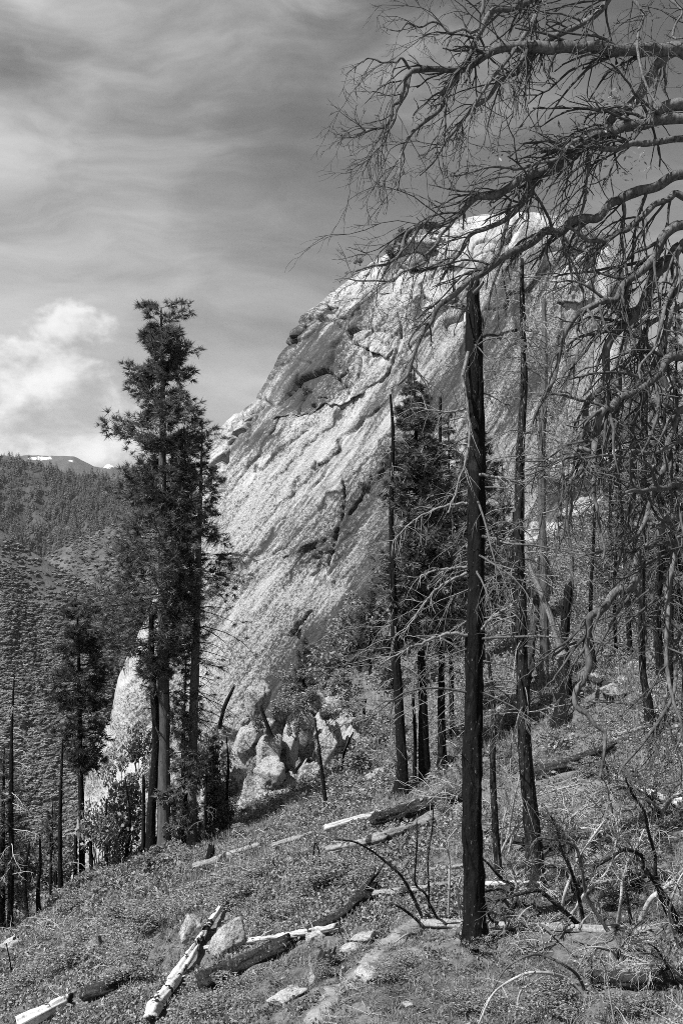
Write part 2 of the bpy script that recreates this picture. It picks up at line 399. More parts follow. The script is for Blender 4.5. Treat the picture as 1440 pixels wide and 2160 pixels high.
# ------------------------------------------------------------------ far mountains, each a slope at its own distance
def ridge(name, crest, d_far, d_near, z_near, mat, label, gully, seed, nx=260, ny=110, back=.25, px0=-700, px1=2000, snow=None):
    cx = np.array([c[0] for c in crest], float); cy = np.array([c[1] for c in crest], float)
    px = np.linspace(px0, px1, nx); py = np.interp(px, cx, cy) + (.35 if d_far > 5000 else 1.2) * fbm(px * .06, px * 0 + seed, octv=4, seed=seed)
    zc = (1080 - py) / FPX * d_far
    s = np.concatenate([np.linspace(-back, 0, 14)[:-1], np.linspace(0, 1, ny)])[:, None]
    dist = d_far + (d_near - d_far) * s
    X = (px[None, :] - 720) / FPX * (d_far * .65 + dist * .35); Y = np.repeat(dist, nx, 1)
    prof = np.where(s > 0, s ** .92, -s * 1.1)
    Z = zc[None, :] + (z_near - zc[None, :]) * prof
    L = (d_far - d_near)
    g = gully * (np.abs(fbm(X / L * 3.2 + Y / L * .9, Y / L * .8, octv=5, seed=seed)) - .35)
    Z = Z + g * sstep(0, .18, np.abs(s)) + gully * .05 * fbm(X / L * 30, Y / L * 30, octv=3, seed=seed + 4)
    at = {}
    if snow is not None:
        sx, sy = X / Y * FPX + 720, 1080 - Z / Y * FPX
        mk = np.full_like(X, -1.)
        for (a, b, rx, ry) in snow: mk = np.maximum(mk, 1 - np.hypot((sx - a) / rx, (sy - b) / ry))
        mk = sstep(.02, .22, mk + .38 * fbm(sx * .22, sy * .5, octv=3, seed=2))
        at['snow'] = mk
    me = mesh_np(name, np.stack([X, Y, Z], -1).reshape(-1, 3), gridfaces(len(s), nx), None, mat, attrs=at or None)
    tag(link(name, me), label, kind='structure')
    return X, Y, Z, s
RA = ridge('chaparral_hillside', [(-700,930),(-300,1075),(0,1183),(95,1237),(210,1268),(300,1300),(450,1370),(700,1500),(1100,1700),(2000,1900)], 720, 400, -235, M['slopeA'], 'near brushy hillside across the valley', 22, 11, 340, 240)
RB1 = ridge('spur_hill', [(-700,800),(-200,1025),(0,1112),(62,1162),(150,1215),(300,1290),(600,1400),(2000,1700)], 1150, 760, -260, M['slopeA2'], 'brushy spur running down from the left', 22, 23, 300, 120)
RB2 = ridge('grassy_spur', [(-700,1420),(-100,1260),(0,1228),(75,1184),(120,1160),(225,1112),(330,1080),(500,1035),(800,960),(1200,900),(2000,900)], 1750, 1050, -420, M['slopeA2'], 'pale spur running down from the right', 26, 31, 300, 120)
RB = ridge('forested_ridge', [(-700,860),(-200,925),(0,958),(60,974),(110,992),(170,1006),(250,1004),(350,1000),(480,1004),(700,1010),(1100,1000),(2000,985)], 2700, 1500, -520, M['slopeB'], 'forested ridge across the valley', 130, 41, 420, 220)
RC = ridge('snowy_ridge', [(-700,1000),(-100,985),(0,972),(30,963),(80,960),(130,961),(158,964),(175,972),(198,984),(214,987),(228,978),(240,983),(262,993),(400,1000),(600,990),(1000,975),(2000,985)], 9500, 6500, -300, M['slopeC'], 'far mountain ridge with snow patches near its crest', 90, 57, 700, 160, snow=[(82,967,20,3.5),(102,967,12,3),(230,982,13,6),(150,972,5,2)])
V = np.array([(-22000, -2000, -900), (22000, -2000, -900), (22000, 20000, -900), (-22000, 20000, -900)], float)
tag(link('valley_floor', mesh_np('valley_floor', V, [(0, 1, 2, 3)], None, M['slopeC'])), 'valley floor far below the ridges', kind='structure')

# ------------------------------------------------------------------ the granite dome
D0 = 205.
DL = [(486,985),(490,945),(496,905),(508,872),(530,832),(545,808),(560,785),(600,742),(640,700),(680,655),(704,632),(740,620),(790,590),(840,560),(880,520),(930,476),(990,450),(1050,424),(1120,395),(1230,350),(1362,300),(1417,275),(1504,258),(1546,233),(1600,212),(1654,198),(1720,180),(1800,165),(1950,140)]
DR = [(486,1100),(496,1180),(510,1235),(530,1262),(545,1278),(570,1292),(600,1293),(625,1284),(650,1300),(800,1385),(1000,1460),(1300,1540),(1950,1650)]
NR, NCf = 660, 780
py = np.linspace(486, 1950, NR)
py = 486 + (py - 486) ** 1.0
l = np.interp(py, [a for a, _ in DL], [b for _, b in DL]); r = np.interp(py, [a for a, _ in DR], [b for _, b in DR])
def smooth1(v, k):
    kk = np.hanning(k + 2)[1:-1]; kk /= kk.sum(); return np.convolve(np.pad(v, k // 2, mode='edge'), kk, 'valid')[:len(v)]
l = smooth1(l, 7); r = smooth1(r, 7)
cx = ((l + r) / 2 - 720) / FPX * D0; a = (r - l) / 2 / FPX * D0; zrow = (1080 - py) / FPX * D0
b = 7 + .62 * a
th = np.concatenate([np.linspace(radians(-186), radians(6), NCf), np.linspace(radians(6), radians(174), 60)[1:-1]])
c_, s_ = np.cos(th), np.sin(th)
ex = 2 / 2.35
ux = np.sign(c_) * np.abs(c_) ** ex; uy = np.sign(s_) * np.abs(s_) ** ex
X = cx[:, None] + a[:, None] * ux[None]; Y = D0 + b[:, None] * uy[None]; Z = np.repeat(zrow[:, None], len(th), 1)
# keep the outline at its true distance whatever depth a point has
S = Y / D0; 
# plan normal
nx_ = ux / a[:, None]; ny_ = uy / b[:, None]; nn = np.hypot(nx_, ny_); nx_, ny_ = nx_ / nn, ny_ / nn
uu = X * .80 - Z * .60 + (Y - D0) * .25; vv = -(X * .60 + Z * .80)      # across and down the fall line of the face
ridge_fade = np.clip(a / 12, 0.15, 1)[:, None]
disp = 1.5 * fbm(uu / 26, vv / 60, octv=3, seed=71)
disp += .22 * fbm(uu / 4.5, vv / 40, octv=3, seed=73)                      # runnels down the fall line
ex_n = fbm(uu / 14 + 3, vv / 40, octv=4, seed=77) * 1.8                  # exfoliation shells: terraced noise

def cells(u_, v_, seed):
    # jittered cells: random value of the nearest, and how close its border runs
    iu, iv = np.floor(u_), np.floor(v_); d1 = np.full(u_.shape, 9.); d2 = np.full(u_.shape, 9.); val = np.zeros(u_.shape); tl = np.zeros(u_.shape)
    for a_ in (-1, 0, 1):
        for b__ in (-1, 0, 1):
            gu, gv = iu + a_, iv + b__; cu_ = gu + .5 + .45 * _h(gu, gv, gu * 0, seed); cv_ = gv + .5 + .45 * _h(gu, gv, gu * 0 + 1, seed)
            d = np.hypot(u_ - cu_, v_ - cv_); n_ = d < d1
            d2 = np.where(n_, d1, np.minimum(d2, d)); val = np.where(n_, _h(gu, gv, gu * 0 + 2, seed), val); tl = np.where(n_, (v_ - cv_) * _h(gu, gv, gu * 0 + 3, seed) + (u_ - cu_) * _h(gu, gv, gu * 0 + 4, seed), tl); d1 = np.where(n_, d, d1)
    return val, tl, d2 - d1
wu = 2.5 * fbm(uu / 12, vv / 12, octv=3, seed=101); wv_ = 3 * fbm(uu / 12 + 7, vv / 12, octv=3, seed=103)
upper = sstep(915, 830, 1080 - Z / Y * FPX + .45 * (X / Y * FPX + 720 - 640))      # broken slabs above the great ledge, smooth washed face below it
v1, t1, e1 = cells((uu + wu) / 13, (vv + wv_) / 17, 7); v2, t2, e2 = cells((uu + wu) / 5, (vv + wv_) / 9, 8); v3, t3, e3 = cells((uu + wu) / 17, (vv + wv_) / 60, 9)
disp += (.15 + .85 * upper) * (.8 * v1 + .7 * t1 - .55 * np.exp(-(e1 / .035) ** 2)) + upper * (.32 * v2 + .3 * t2 - .25 * np.exp(-(e2 / .05) ** 2)) + (1 - upper) * (.35 * v3 + .3 * t3 - .18 * np.exp(-(e3 / .02) ** 2))

disp += .07 * fbm(uu / 1.1, vv / 2.4, octv=3, seed=79, gain=.6)
sx = X / Y * FPX + 720; sy = 1080 - Z / Y * FPX
def seg_dist(px_, py_, pl):
    """distance to a line drawn on the rock face and the side of it (+ = above)"""
    best = np.full(px_.shape, 1e9); side = np.zeros(px_.shape); tt = np.zeros(px_.shape)
    n = len(pl) - 1
    for i in range(n):
        (x0, y0), (x1, y1) = pl[i], pl[i + 1]; ex_, ey_ = x1 - x0, y1 - y0; L2 = ex_ * ex_ + ey_ * ey_
        t = np.clip(((px_ - x0) * ex_ + (py_ - y0) * ey_) / L2, 0, 1)
        qx, qy = px_ - x0 - t * ex_, py_ - y0 - t * ey_; d = np.hypot(qx, qy); m_ = d < best
        best = np.where(m_, d, best); side = np.where(m_, np.sign(ex_ * (py_ - y0) - ey_ * (px_ - x0)), side); tt = np.where(m_, (i + t) / n, tt)
    return best, side, tt
wob = 6 * fbm(sx / 30, sy / 30, octv=3, seed=83)
# shelves: the rock above the line (left of its direction) stands out and overhangs
SH = [([(545,905),(600,880),(640,872),(665,868),(700,858),(735,850),(770,832),(800,810),(835,775)], 1.3, 70),
      ([(742,722),(800,745),(822,752),(842,742)], 1.6, 30),
      ([(742,722),(748,690),(758,660),(768,640)], -1.5, 28),
      ([(700,655),(728,650),(745,645)], 1.0, 22),
      ([(795,625),(838,622)], 1.2, 22),
      ([(620,736),(632,722),(655,690)], 1.5, 14),
      ([(722,618),(750,598)], 1.6, 12),
      ([(450,1010),(470,985),(490,960),(512,925),(535,895),(556,868),(560,850)], 1.8, 30),
      ([(470,1050),(482,1010),(492,965),(510,935)], 1.6, 18),
      ([(815,795),(830,770),(842,748)], 1.2, 20),
      ([(790,1020),(800,1005),(815,985)], .8, 14),
      ([(690,1225),(705,1180),(722,1120),(730,1060),(728,1010)], -.9, 20),
      ([(610,1230),(690,1222),(708,1232),(705,1262)], -1.6, 40),
      ([(610,1345),(632,1330),(642,1305),(668,1290)], 1.0, 22),
      ([(840,570),(880,560),(930,555),(990,548)], 1.6, 26),
      ([(1160,640),(1200,640),(1260,635)], 1.8, 24),
      ([(600,1190),(640,1170),(680,1140)], .7, 20),
      ([(1000,720),(1050,705),(1100,690)], 1.2, 30),
      ([(900,640),(960,650),(1010,640)], 1.0, 24)]
dsh = np.zeros_like(disp)
amod = .25 + .9 * np.clip(.5 + .8 * fbm(sx / 26, sy / 26, octv=3, seed=87), 0, 1.3)
for pl, amp, fall in SH:
    amp = amp * .95 * amod; fall *= 1.3
    d, sd_, tt = seg_dist(sx + wob, sy + wob * .7, pl)
    endf = sstep(0, .3, tt) * sstep(1, .7, tt)
    up = np.where(sd_ < 0, d, -d)
    dsh += amp * endf * sstep(-1.2, 1.2, up) * np.exp(-np.clip(up, 0, None) / fall) - .35 * np.abs(amp) * endf * np.exp(-(np.clip(-up, 0, None) / 5) ** 2) * (up < 0)
CR = [([(768,640),(757,665),(745,700),(740,725)], 1.6, 3),([(742,722),(775,738),(800,748),(826,752)], 1.4, 2.6),([(842,745),(826,780),(805,812)], 1.5, 3),
      ([(765,755),(765,790),(762,800)], 1., 2.2),([(745,785),(725,800)], 1.1, 2.5),([(685,670),(715,650),(750,643)], 1.1, 2.2),
      ([(845,660),(846,690),(850,720)], 1., 2.4),([(665,1000),(672,980)], .8, 2.),([(728,1010),(727,1060),(716,1120),(700,1180),(690,1222)], 1.3, 2.6),
      ([(790,1000),(775,1040),(755,1075),(740,1095)], .9, 2.6),([(490,960),(482,1000),(478,1040)], 1.8, 4),([(560,850),(545,890),(515,925),(495,950)], 1.6, 3.2),
      ([(630,730),(655,692)], 1.8, 3.5),([(722,615),(752,597)], 1.8, 3.5),([(620,1340),(640,1310),(665,1292)], 1.5, 3),([(835,560),(880,570),(925,556)], 1.2, 3),
      ([(600,880),(585,905),(575,925)], .9, 2.4),([(640,872),(632,840),(640,800),(636,770)], 1., 3.),([(700,990),(640,1060),(590,1120)], .5, 2.2),([(760,900),(700,960),(640,1030)], .5, 2.),([(820,850),(740,930),(660,1010),(600,1070)], .6, 2.2),([(560,960),(520,1000),(495,1050)], .6, 2.4),([(1000,600),(1020,680),(1015,760)], .8, 2.6),([(1060,560),(1070,640)], .8, 2.4),([(920,600),(960,612),(990,604)], .9, 2.4),([(880,620),(930,640),(985,636)], .8, 2.4),
      ([(560,1190),(600,1165),(640,1150)], .7, 2.),([(660,1170),(690,1155)], .7, 2.)]
for pl, amp, wd in CR:
    d, sd_, tt = seg_dist(sx + wob * .6, sy + wob * .6, pl); endf = sstep(0, .1, tt) * sstep(1, .9, tt) * .7 + .3
    disp -= 1.5 * amp * np.minimum(amod, 1.) * endf * np.exp(-(d / (wd * .72)) ** 2)
# hollows below the big overhang
for hx, hy, rr, am in [(640,835,22,1.6),(615,850,18,1.4),(660,860,20,1.0),(655,905,8,.9),(535,1000,14,.6),(540,1310,10,.5)]:
    disp -= am * np.exp(-((sx - hx) ** 2 + (sy - hy) ** 2) / rr ** 2)
disp *= ridge_fade
def spot(hx, hy, rx, ry): return np.exp(-(((sx - hx) / rx) ** 2 + ((sy - hy) / ry) ** 2))
lich = .9 * spot(690, 770, 120, 90) + .7 * spot(880, 545, 90, 28) + .6 * spot(640, 840, 50, 30) + .4 * spot(820, 690, 80, 60) + .5 * spot(560, 930, 60, 40) + .2 * spot(1100, 700, 150, 160) - .3 * spot(520, 1200, 90, 200) - .5 * spot(660, 1260, 60, 50)
lich = lich + .35 * fbm(uu / 9, vv / 26, octv=3, seed=91)
# dark water stains down the fall line
for pl, wd in [([(835,835),(740,925),(650,1010),(570,1090),(500,1165)], 5), ([(850,900),(770,985),(690,1070),(600,1170)], 4), ([(760,850),(680,925),(600,1000),(530,1070)], 5), ([(690,875),(620,935),(550,1000),(500,1060)], 4), ([(840,960),(780,1040),(720,1120),(650,1200)], 4),
               ([(620,900),(560,950),(510,1010)], 4), ([(800,1060),(740,1130),(690,1200)], 4), ([(720,640),(690,690),(665,740)], 4), ([(800,650),(780,720),(770,790)], 4), ([(900,590),(880,650),(870,720)], 5), ([(1000,620),(985,720),(960,800)], 5), ([(1090,600),(1085,700),(1070,820)], 6), ([(1180,620),(1180,720),(1165,820)], 6), ([(600,1110),(540,1180),(500,1250)], 4), ([(690,1130),(640,1200),(590,1270)], 4)]:
    d, sd_, tt = seg_dist(sx + wob * 1.3, sy + wob, pl); lich = lich + .75 * sstep(0, .2, tt) * sstep(1, .6, tt) * np.exp(-(d / wd) ** 2) * np.clip(.3 + 1.2 * amod, 0, 1.2)
    disp -= .22 * sstep(0, .2, tt) * sstep(1, .6, tt) * np.exp(-(d / 2.2) ** 2)
dsh *= ridge_fade; X = X + nx_ * (disp * .9 + dsh); Y = Y + ny_ * (disp * .9 + dsh); Z = Z + disp * .35 - dsh * .5
V = np.stack([X, Y, Z], -1).reshape(-1, 3); nc = len(th)
Q = gridfaces(NR, nc, True)
top = np.array([[cx[0], D0, zrow[0] + .6]]); T = [(i, (i + 1) % nc, NR * nc) for i in range(nc)]
me = mesh_np('granite_dome', np.r_[V, top], Q, [(b_, a_, c__) for a_, b_, c__ in T], M['dome'], smooth=False, attrs={'lichen': np.r_[lich.ravel(), 0]}, uv=np.r_[np.stack([uu, vv], -1).reshape(-1, 2), [[0, 0]]])
tag(link('granite_dome', me), 'huge pale granite dome with streaked, cracked face', kind='structure')
# ------------------------------------------------------------------ plant building blocks
def grow(S, Dr, L, k, rg, grav=-.15, wander=.12, curl=0.):
    """n bent shoots at once: start, direction, length -> points (n, k, 3)"""
    n = len(S); P = np.empty((n, k, 3)); P[:, 0] = S; d = unit(Dr.copy()); st = (L / (k - 1))[:, None]
    g = np.zeros((n, 3)); g[:, 2] = grav
    for i in range(1, k):
        d = unit(d + g * (1 if np.isscalar(grav) else 1) + rg.normal(0, wander, (n, 3)) + np.array([0, 0, curl * (i / k)]))
        P[:, i] = P[:, i - 1] + d * st
    return P
def along(P, idx, t):
    """points and tangents at parameters t (0..1) of shoots idx"""
    k = P.shape[1]; u = np.clip(t, 0, .999) * (k - 1); i = u.astype(int); f = (u - i)[:, None]
    a = P[idx, i]; b_ = P[idx, i + 1]; return a * (1 - f) + b_ * f, unit(b_ - a)
def side_dir(T, rg, spread=1., up=0.):
    r = rg.normal(0, 1, T.shape); r -= (r * T).sum(1, keepdims=True) * T; r = unit(r); r[:, 2] += up
    return unit(T + r * spread)
def star_tufts(C, size, nb, width, rg, axis=None, flat=1.):
    """needle clusters: nb thin blades radiating from each centre"""
    n = len(C); d = rg.normal(0, 1, (n, nb, 3)); d[..., 2] *= flat
    if axis is not None: d = d + axis[:, None, :] * 1.2
    d = unit(d); sz = (np.asarray(size).reshape(-1, 1) * np.ones((n, 1)))[:, :, None] * rg.uniform(.7, 1.2, (n, nb, 1))
    r = unit(np.cross(d, rg.normal(0, 1, (n, nb, 3))))
    base = C[:, None, :] + d * sz * .08; wd = r * sz * width
    V = np.stack([base - wd, base + wd, base + d * sz], 2).reshape(-1, 3)
    return V, np.arange(len(V)).reshape(-1, 3)
def leaf_cards(C, size, rg, upb=.6, asp=.55):
    n = len(C); nrm = rg.normal(0, 1, (n, 3)); nrm[:, 2] = np.abs(nrm[:, 2]) + upb; nrm = unit(nrm)
    a = unit(np.cross(nrm, rg.normal(0, 1, (n, 3)))); b_ = np.cross(nrm, a)
    s = (np.asarray(size) * rg.uniform(.6, 1.3, n))[:, None]
    V = np.stack([C - a * s, C + b_ * s * asp, C + a * s, C - b_ * s * asp + nrm * s * .15], 1).reshape(-1, 3)
    return V, np.arange(n * 4).reshape(-1, 4)
def join_tris(name, parts, mats):
    """parts: list of (V, Q or None, T or None, material index)"""
    Vs, Qs, Ts, mq, mt, off = [], [], [], [], [], 0
    for V, Q, T, mi in parts:
        if len(V) == 0: continue
        Vs.append(V)
        if Q is not None and len(Q): Qs.append(np.asarray(Q) + off); mq.append(np.full(len(Q), mi))
        if T is not None and len(T): Ts.append(np.asarray(T) + off); mt.append(np.full(len(T), mi))
        off += len(V)
    return mesh_np(name, np.concatenate(Vs), np.concatenate(Qs) if Qs else None, np.concatenate(Ts) if Ts else None, mats, np.concatenate(mq + mt), smooth=False)
def trunk_mesh(name, P, R, mat, sides=16, k=70, seed=0, broken=False, rough=.10, flare=.35, grain=0.):
    P = np.asarray(P, float); R = np.asarray(R, float); rg = rng(seed)
    s = np.r_[0, np.cumsum(np.linalg.norm(np.diff(P, axis=0), axis=1))]; Q = resample(P, k)
    u = np.linspace(0, s[-1], k); rr = np.interp(u, s, R)
    if flare: rr = rr * (1 + flare * np.exp(-u / (R[0] * 2.2 + 1e-6)))
    ang = np.arange(sides) / sides * 2 * pi
    n1 = fbm(np.cos(ang)[None] * 2.2 + seed, np.sin(ang)[None] * 2.2 + u[:, None] * 0, u[:, None] / (R[0] * 6 + 1e-6) + ang[None] * 0, 3, seed)
    n2 = vnoise(np.cos(ang)[None] * 7 + seed, np.sin(ang)[None] * 7 + u[:, None] * 0, u[:, None] / (R[0] * 1.6 + 1e-6) + ang[None] * 0, seed + 3)
    rad = rr[:, None] * (1 + rough * n1 + rough * .8 * n2)
    if grain:                                   # split, furrowed wood: ridges running the length of the log
        n3 = vnoise(np.cos(ang)[None] * 3.1 + seed, np.sin(ang)[None] * 3.1 + u[:, None] * 0, u[:, None] / (R[0] * 16 + 1e-6) + ang[None] * 0, seed + 5)
        n4 = vnoise(np.cos(ang)[None] * 1.2 + seed, np.sin(ang)[None] * 1.2 + u[:, None] * 0, u[:, None] / (R[0] * 5 + 1e-6) + ang[None] * 0, seed + 6)
        rad = rad * (1 - grain * np.clip(1 - np.abs(n3) * 4, 0, 1) - grain * .9 * sstep(.3, .5, n4))
    T = unit(np.gradient(Q, axis=0)); ref = np.array([1., 0, 0]) if abs(unit(Q[-1] - Q[0])[2]) > .6 else np.array([0, 0, 1.])
    A = unit(np.cross(T, ref)); B = np.cross(T, A)
    V = Q[:, None] + rad[..., None] * (A[:, None] * np.cos(ang)[None, :, None] + B[:, None] * np.sin(ang)[None, :, None])
    if broken:                                  # splintered top
        sp = R[-1] * float(broken) * (1.2 + 2.2 * np.abs(fbm(np.cos(ang) * 1.4, np.sin(ang) * 1.4, octv=3, seed=seed + 8)) * 2)
        V[-1] += T[-1] * sp[:, None]; V[-1] = Q[-1] + (V[-1] - Q[-1]) * np.array([.8, .8, 1.])
        cen = Q[-1] - T[-1] * R[-1] * .5
    else: cen = Q[-1] + T[-1] * R[-1] * .3
    V = np.r_[V.reshape(-1, 3), [cen, Q[0] - T[0] * R[0] * .2]]; o = (k - 1) * sides; c = k * sides
    Tt = [(o + i, o + (i + 1) % sides, c) for i in range(sides)] + [((i + 1) % sides, i, c + 1) for i in range(sides)]
    return mesh_np(name, V, gridfaces(k, sides, True), Tt, mat)

# ------------------------------------------------------------------ conifers
def conifer(name, pts, prof, label, group=None, n_br=140, n_tw=12, n_tuft=4, tuft=.30, needle='needle', trunk='pine_bark', live=None, seed=0, nb=11, bwid=.09,
            lift=(.5, -.25), depth=None, fallback=60., dead_w=.6, brad=.028, bmat='char_grey', cat='conifer', flat=.7, curl=.10, side=.9, whorl=.35, inner=.25, skew=1.15):
    """pts: (px, py, width px) from the base up; prof: (py, half width left px, half width right px) of the crown"""
    rg = rng(seed); b0 = base_at(pts[0][0], pts[0][1], fallback) if depth is None else P3(pts[0][0], pts[0][1], depth)
    d = b0[1]; px2m = d / FPX
    P = np.array([P3(a, b_, d) for a, b_, _ in pts]) - b0; R = np.array([max(w_, 1.) / 2 * px2m for _, _, w_ in pts])
    P[0, 2] -= .25
    root = thing(name, b0, label, cat, group)
    link('trunk', trunk_mesh('trunk', P, R, M[trunk], 14, 60, seed, False), root)
    prof = np.array(prof, float); zz = (1080 - prof[:, 0]) / FPX * d - b0[2]; order = np.argsort(zz); zz = zz[order]; tpr = np.interp(zz, [zz[0], zz[0] * .4 + zz[-1] * .6, zz[-1]], [1.4, 1.25, .8]); pl = prof[order, 1] * px2m * tpr; pr = prof[order, 2] * px2m * tpr * .97
    z0, z1 = zz[0], zz[-1]
    u = rg.uniform(0, 1, n_br); h = z0 + (z1 - z0) * u ** .9
    nw = max(5, int((z1 - z0) / whorl)); hw_ = (np.floor(u * nw) + .5 + .25 * _h(np.floor(u * nw), u * 0, u * 0, seed)) / nw; wk = .92 + .26 * _h(np.floor(u * nw), u * 0 + 5, u * 0, seed)
    h = np.clip(z0 + (z1 - z0) * hw_ ** skew + rg.normal(0, .16 * whorl, n_br), z0, None); tip = h > z1 - .06 * (z1 - z0); h = np.where(tip, z1 - (z1 - z0) * rg.uniform(.005, .22, n_br), h)
    ph = rg.uniform(0, 2 * pi, n_br)
    cxs, czs = P[:, 0], P[:, 2]
    S = np.c_[np.interp(h, czs, cxs), np.interp(h, czs, P[:, 1]), h]
    cs = np.cos(ph); wl = np.interp(h, zz, pl); wr = np.interp(h, zz, pr)
    L = np.where(cs < 0, wl * -cs + (wl + wr) / 2 * (1 + cs), wr * cs + (wl + wr) / 2 * (1 - cs)) * rg.uniform(.55, 1.12, n_br) * (1 + .25 * np.sin(h * 1.7 + ph * 2))
    L = np.maximum(L * wk, .12)
    f = (h - z0) / (z1 - z0 + 1e-6); sl = lift[1] + (lift[0] - lift[1]) * f
    Dr = np.c_[cs, np.sin(ph), sl + rg.normal(0, .12, n_br)]
    Bp = grow(S, Dr, L, 7, rg, -.06, .07, curl)
    tb = Tubes(); r0 = np.clip(brad * (L / L.max()) ** .7 + .008, .01, .2)
    tb.add(Bp, r0[:, None] * np.linspace(1, .3, 7)[None], 4, 0)
    idx = np.repeat(np.arange(n_br), n_tw); t = rg.uniform(.22, 1, len(idx)); Sp, St = along(Bp, idx, t)
    tl = L[idx] * rg.uniform(.16, .42, len(idx)) * (1.2 - .6 * t) + .08
    Tp = grow(Sp, side_dir(St, rg, side, .1), tl, 4, rg, -.05, .16, curl * 1.5)
    tb.add(Tp, np.full((len(idx), 4), .0085) * np.linspace(1, .5, 4), 3, 0)
    parts = []; V, Q, Mi = tb.arrays(); parts.append((V, Q, None, 0))
    lv = (t > inner) & (np.ones(len(idx), bool) if live is None else rg.uniform(0, 1, len(idx)) < live(f[idx], cs[idx]))
    ti = np.repeat(np.nonzero(lv)[0], n_tuft); tt = rg.uniform(.35, 1., len(ti)) ** .8
    C, Tn = along(Tp, ti, tt)
    V, T = star_tufts(C, tuft * rg.uniform(.7, 1.15, len(C)) * np.clip(L[idx][ti] / .9, .45, 1.), nb, bwid, rg, Tn, flat)
    parts.append((V, None, T, 1))
    link('crown', join_tris('crown', parts, [M[bmat], M[needle]]), root)
    return root
conifer('ponderosa_pine', [(345,1800,30),(346,1700,27),(345,1500,25),(344,1300,22),(344,1150,19),(343,1000,15),(344,900,12),(343,800,9),(341,720,6),(340,648,3)],
        [(640,14,14),(652,38,58),(690,60,68),(720,62,66),(745,52,72),(765,40,70),(790,48,40),(815,58,62),(842,78,86),(865,60,40),(890,70,66),(925,88,78),(960,84,90),(1000,92,88),(1040,100,88),(1090,100,84),(1140,112,92),(1190,118,86),(1240,122,74),(1290,116,60),(1340,96,46),(1385,84,30),(1420,70,24)],
        'tallest ponderosa pine with full dark crown and bare straight lower trunk', None, 370, 15, 4, .37, 'needle', 'pine_bark', lambda f, c: np.where(f < .12, .5, .85), 3, 9, .058, (.5, -.2), fallback=65, whorl=.68, inner=.3, skew=1.22)
conifer('ponderosa_pine', [(404,1790,22),(406,1650,20),(410,1450,18),(416,1300,14),(420,1150,11),(424,1020,7),(426,940,4),(427,886,1.5)],
        [(886,3,3),(920,12,13),(960,16,20),(985,24,30),(1010,36,44),(1060,46,52),(1110,50,58),(1160,54,72),(1210,60,84),(1270,58,92),(1330,60,96),(1400,55,98),(1460,50,90),(1520,46,82),(1580,40,62),(1640,36,40)],
        'thinner half-bare pine with drooping dead lower branches beside the tallest pine', None, 220, 12, 4, .36, 'needle', 'dead_grey', lambda f, c: np.clip((f - .2) * 2., .06, .85) * np.where((c > .2) & (f < .55), .35, 1), 8, 9, .042, (.5, -.35), fallback=72, curl=-.06, whorl=.9, inner=.4)
conifer('pine_tree', [(174,1850,13),(172,1700,12),(169,1550,10),(167,1400,7),(164,1300,4),(161,1252,2)],
        [(1252,4,4),(1270,17,20),(1300,26,30),(1340,40,40),(1385,54,52),(1430,58,54),(1470,56,54),(1505,50,50),(1530,26,46),(1570,24,40),(1620,14,26)],
        'small pine with sparse lower crown standing apart left of the tallest pine', None, 170, 11, 4, .32, 'dark_needle', 'char', lambda f, c: np.where(f < .35, .4, .9), 12, 9, .07, fallback=60, whorl=.45, inner=.2)
conifer('fir_tree', [(6,1965,13),(6,1800,11),(8,1680,6),(10,1575,2)], [(1575,3,5),(1620,16,26),(1700,30,44),(1780,36,52),(1860,34,48),(1900,24,34)],
        'dark fir at the left edge behind the bare snag', None, 110, 8, 4, .26, 'fir', 'char', None, 15, 10, .05, (.4, -.3), fallback=47)
conifer('fir_tree', [(896,1648,26),(893,1560,22),(890,1440,17),(886,1250,14),(880,1050,10),(876,900,6),(872,775,2)],
        [(775,4,4),(800,14,16),(840,24,28),(870,30,34),(920,34,44),(980,44,48),(1040,52,52),(1100,60,58),(1160,66,58),(1220,66,54),(1280,60,46),(1340,46,36)],
        'tall dark fir with charred trunk between two burnt snags', None, 330, 11, 4, .32, 'fir', 'char', lambda f, c: np.where(f < .2, .5, .9), 21, 9, .09, (.45, -.35), fallback=48)
conifer('fir_tree', [(1016,1420,16),(1014,1250,12),(1010,1080,8),(1005,830,2)], [(830,4,4),(900,18,18),(980,30,32),(1060,40,46),(1140,52,50),(1220,50,46),(1300,40,36)],
        'fir behind the thickest charred snag', None, 170, 10, 4, .40, 'fir', 'char', None, 22, 8, .10, (.4, -.35), fallback=72)
conifer('fir_tree', [(780,1420,8),(782,1330,6),(785,1220,2)], [(1225,3,3),(1270,18,18),(1330,32,30),(1390,36,34)], 'short fir standing in the thicket at the dome foot', None, 70, 8, 4, .4, 'fir', 'char', None, 23, 9, .07, fallback=92)
conifer('fir_tree', [(640,1460,6),(641,1400,4),(642,1340,1.5)], [(1345,3,3),(1380,14,14),(1420,22,22),(1450,24,24)], 'smallest fir at the left end of the thicket below the dome', None, 60, 8, 4, .4, 'fir', 'char', None, 24, 9, .07, fallback=90)
conifer('young_fir', [(386,1790,9),(387,1650,7),(390,1500,4),(392,1395,1.5)], [(1395,4,4),(1450,20,22),(1520,28,30),(1600,32,34),(1680,30,34),(1740,24,26)], 'young grey-green fir between the two tall pines', None, 100, 8, 4, .3, 'oak_leaf', 'char', None, 25, 8, .1, fallback=68)
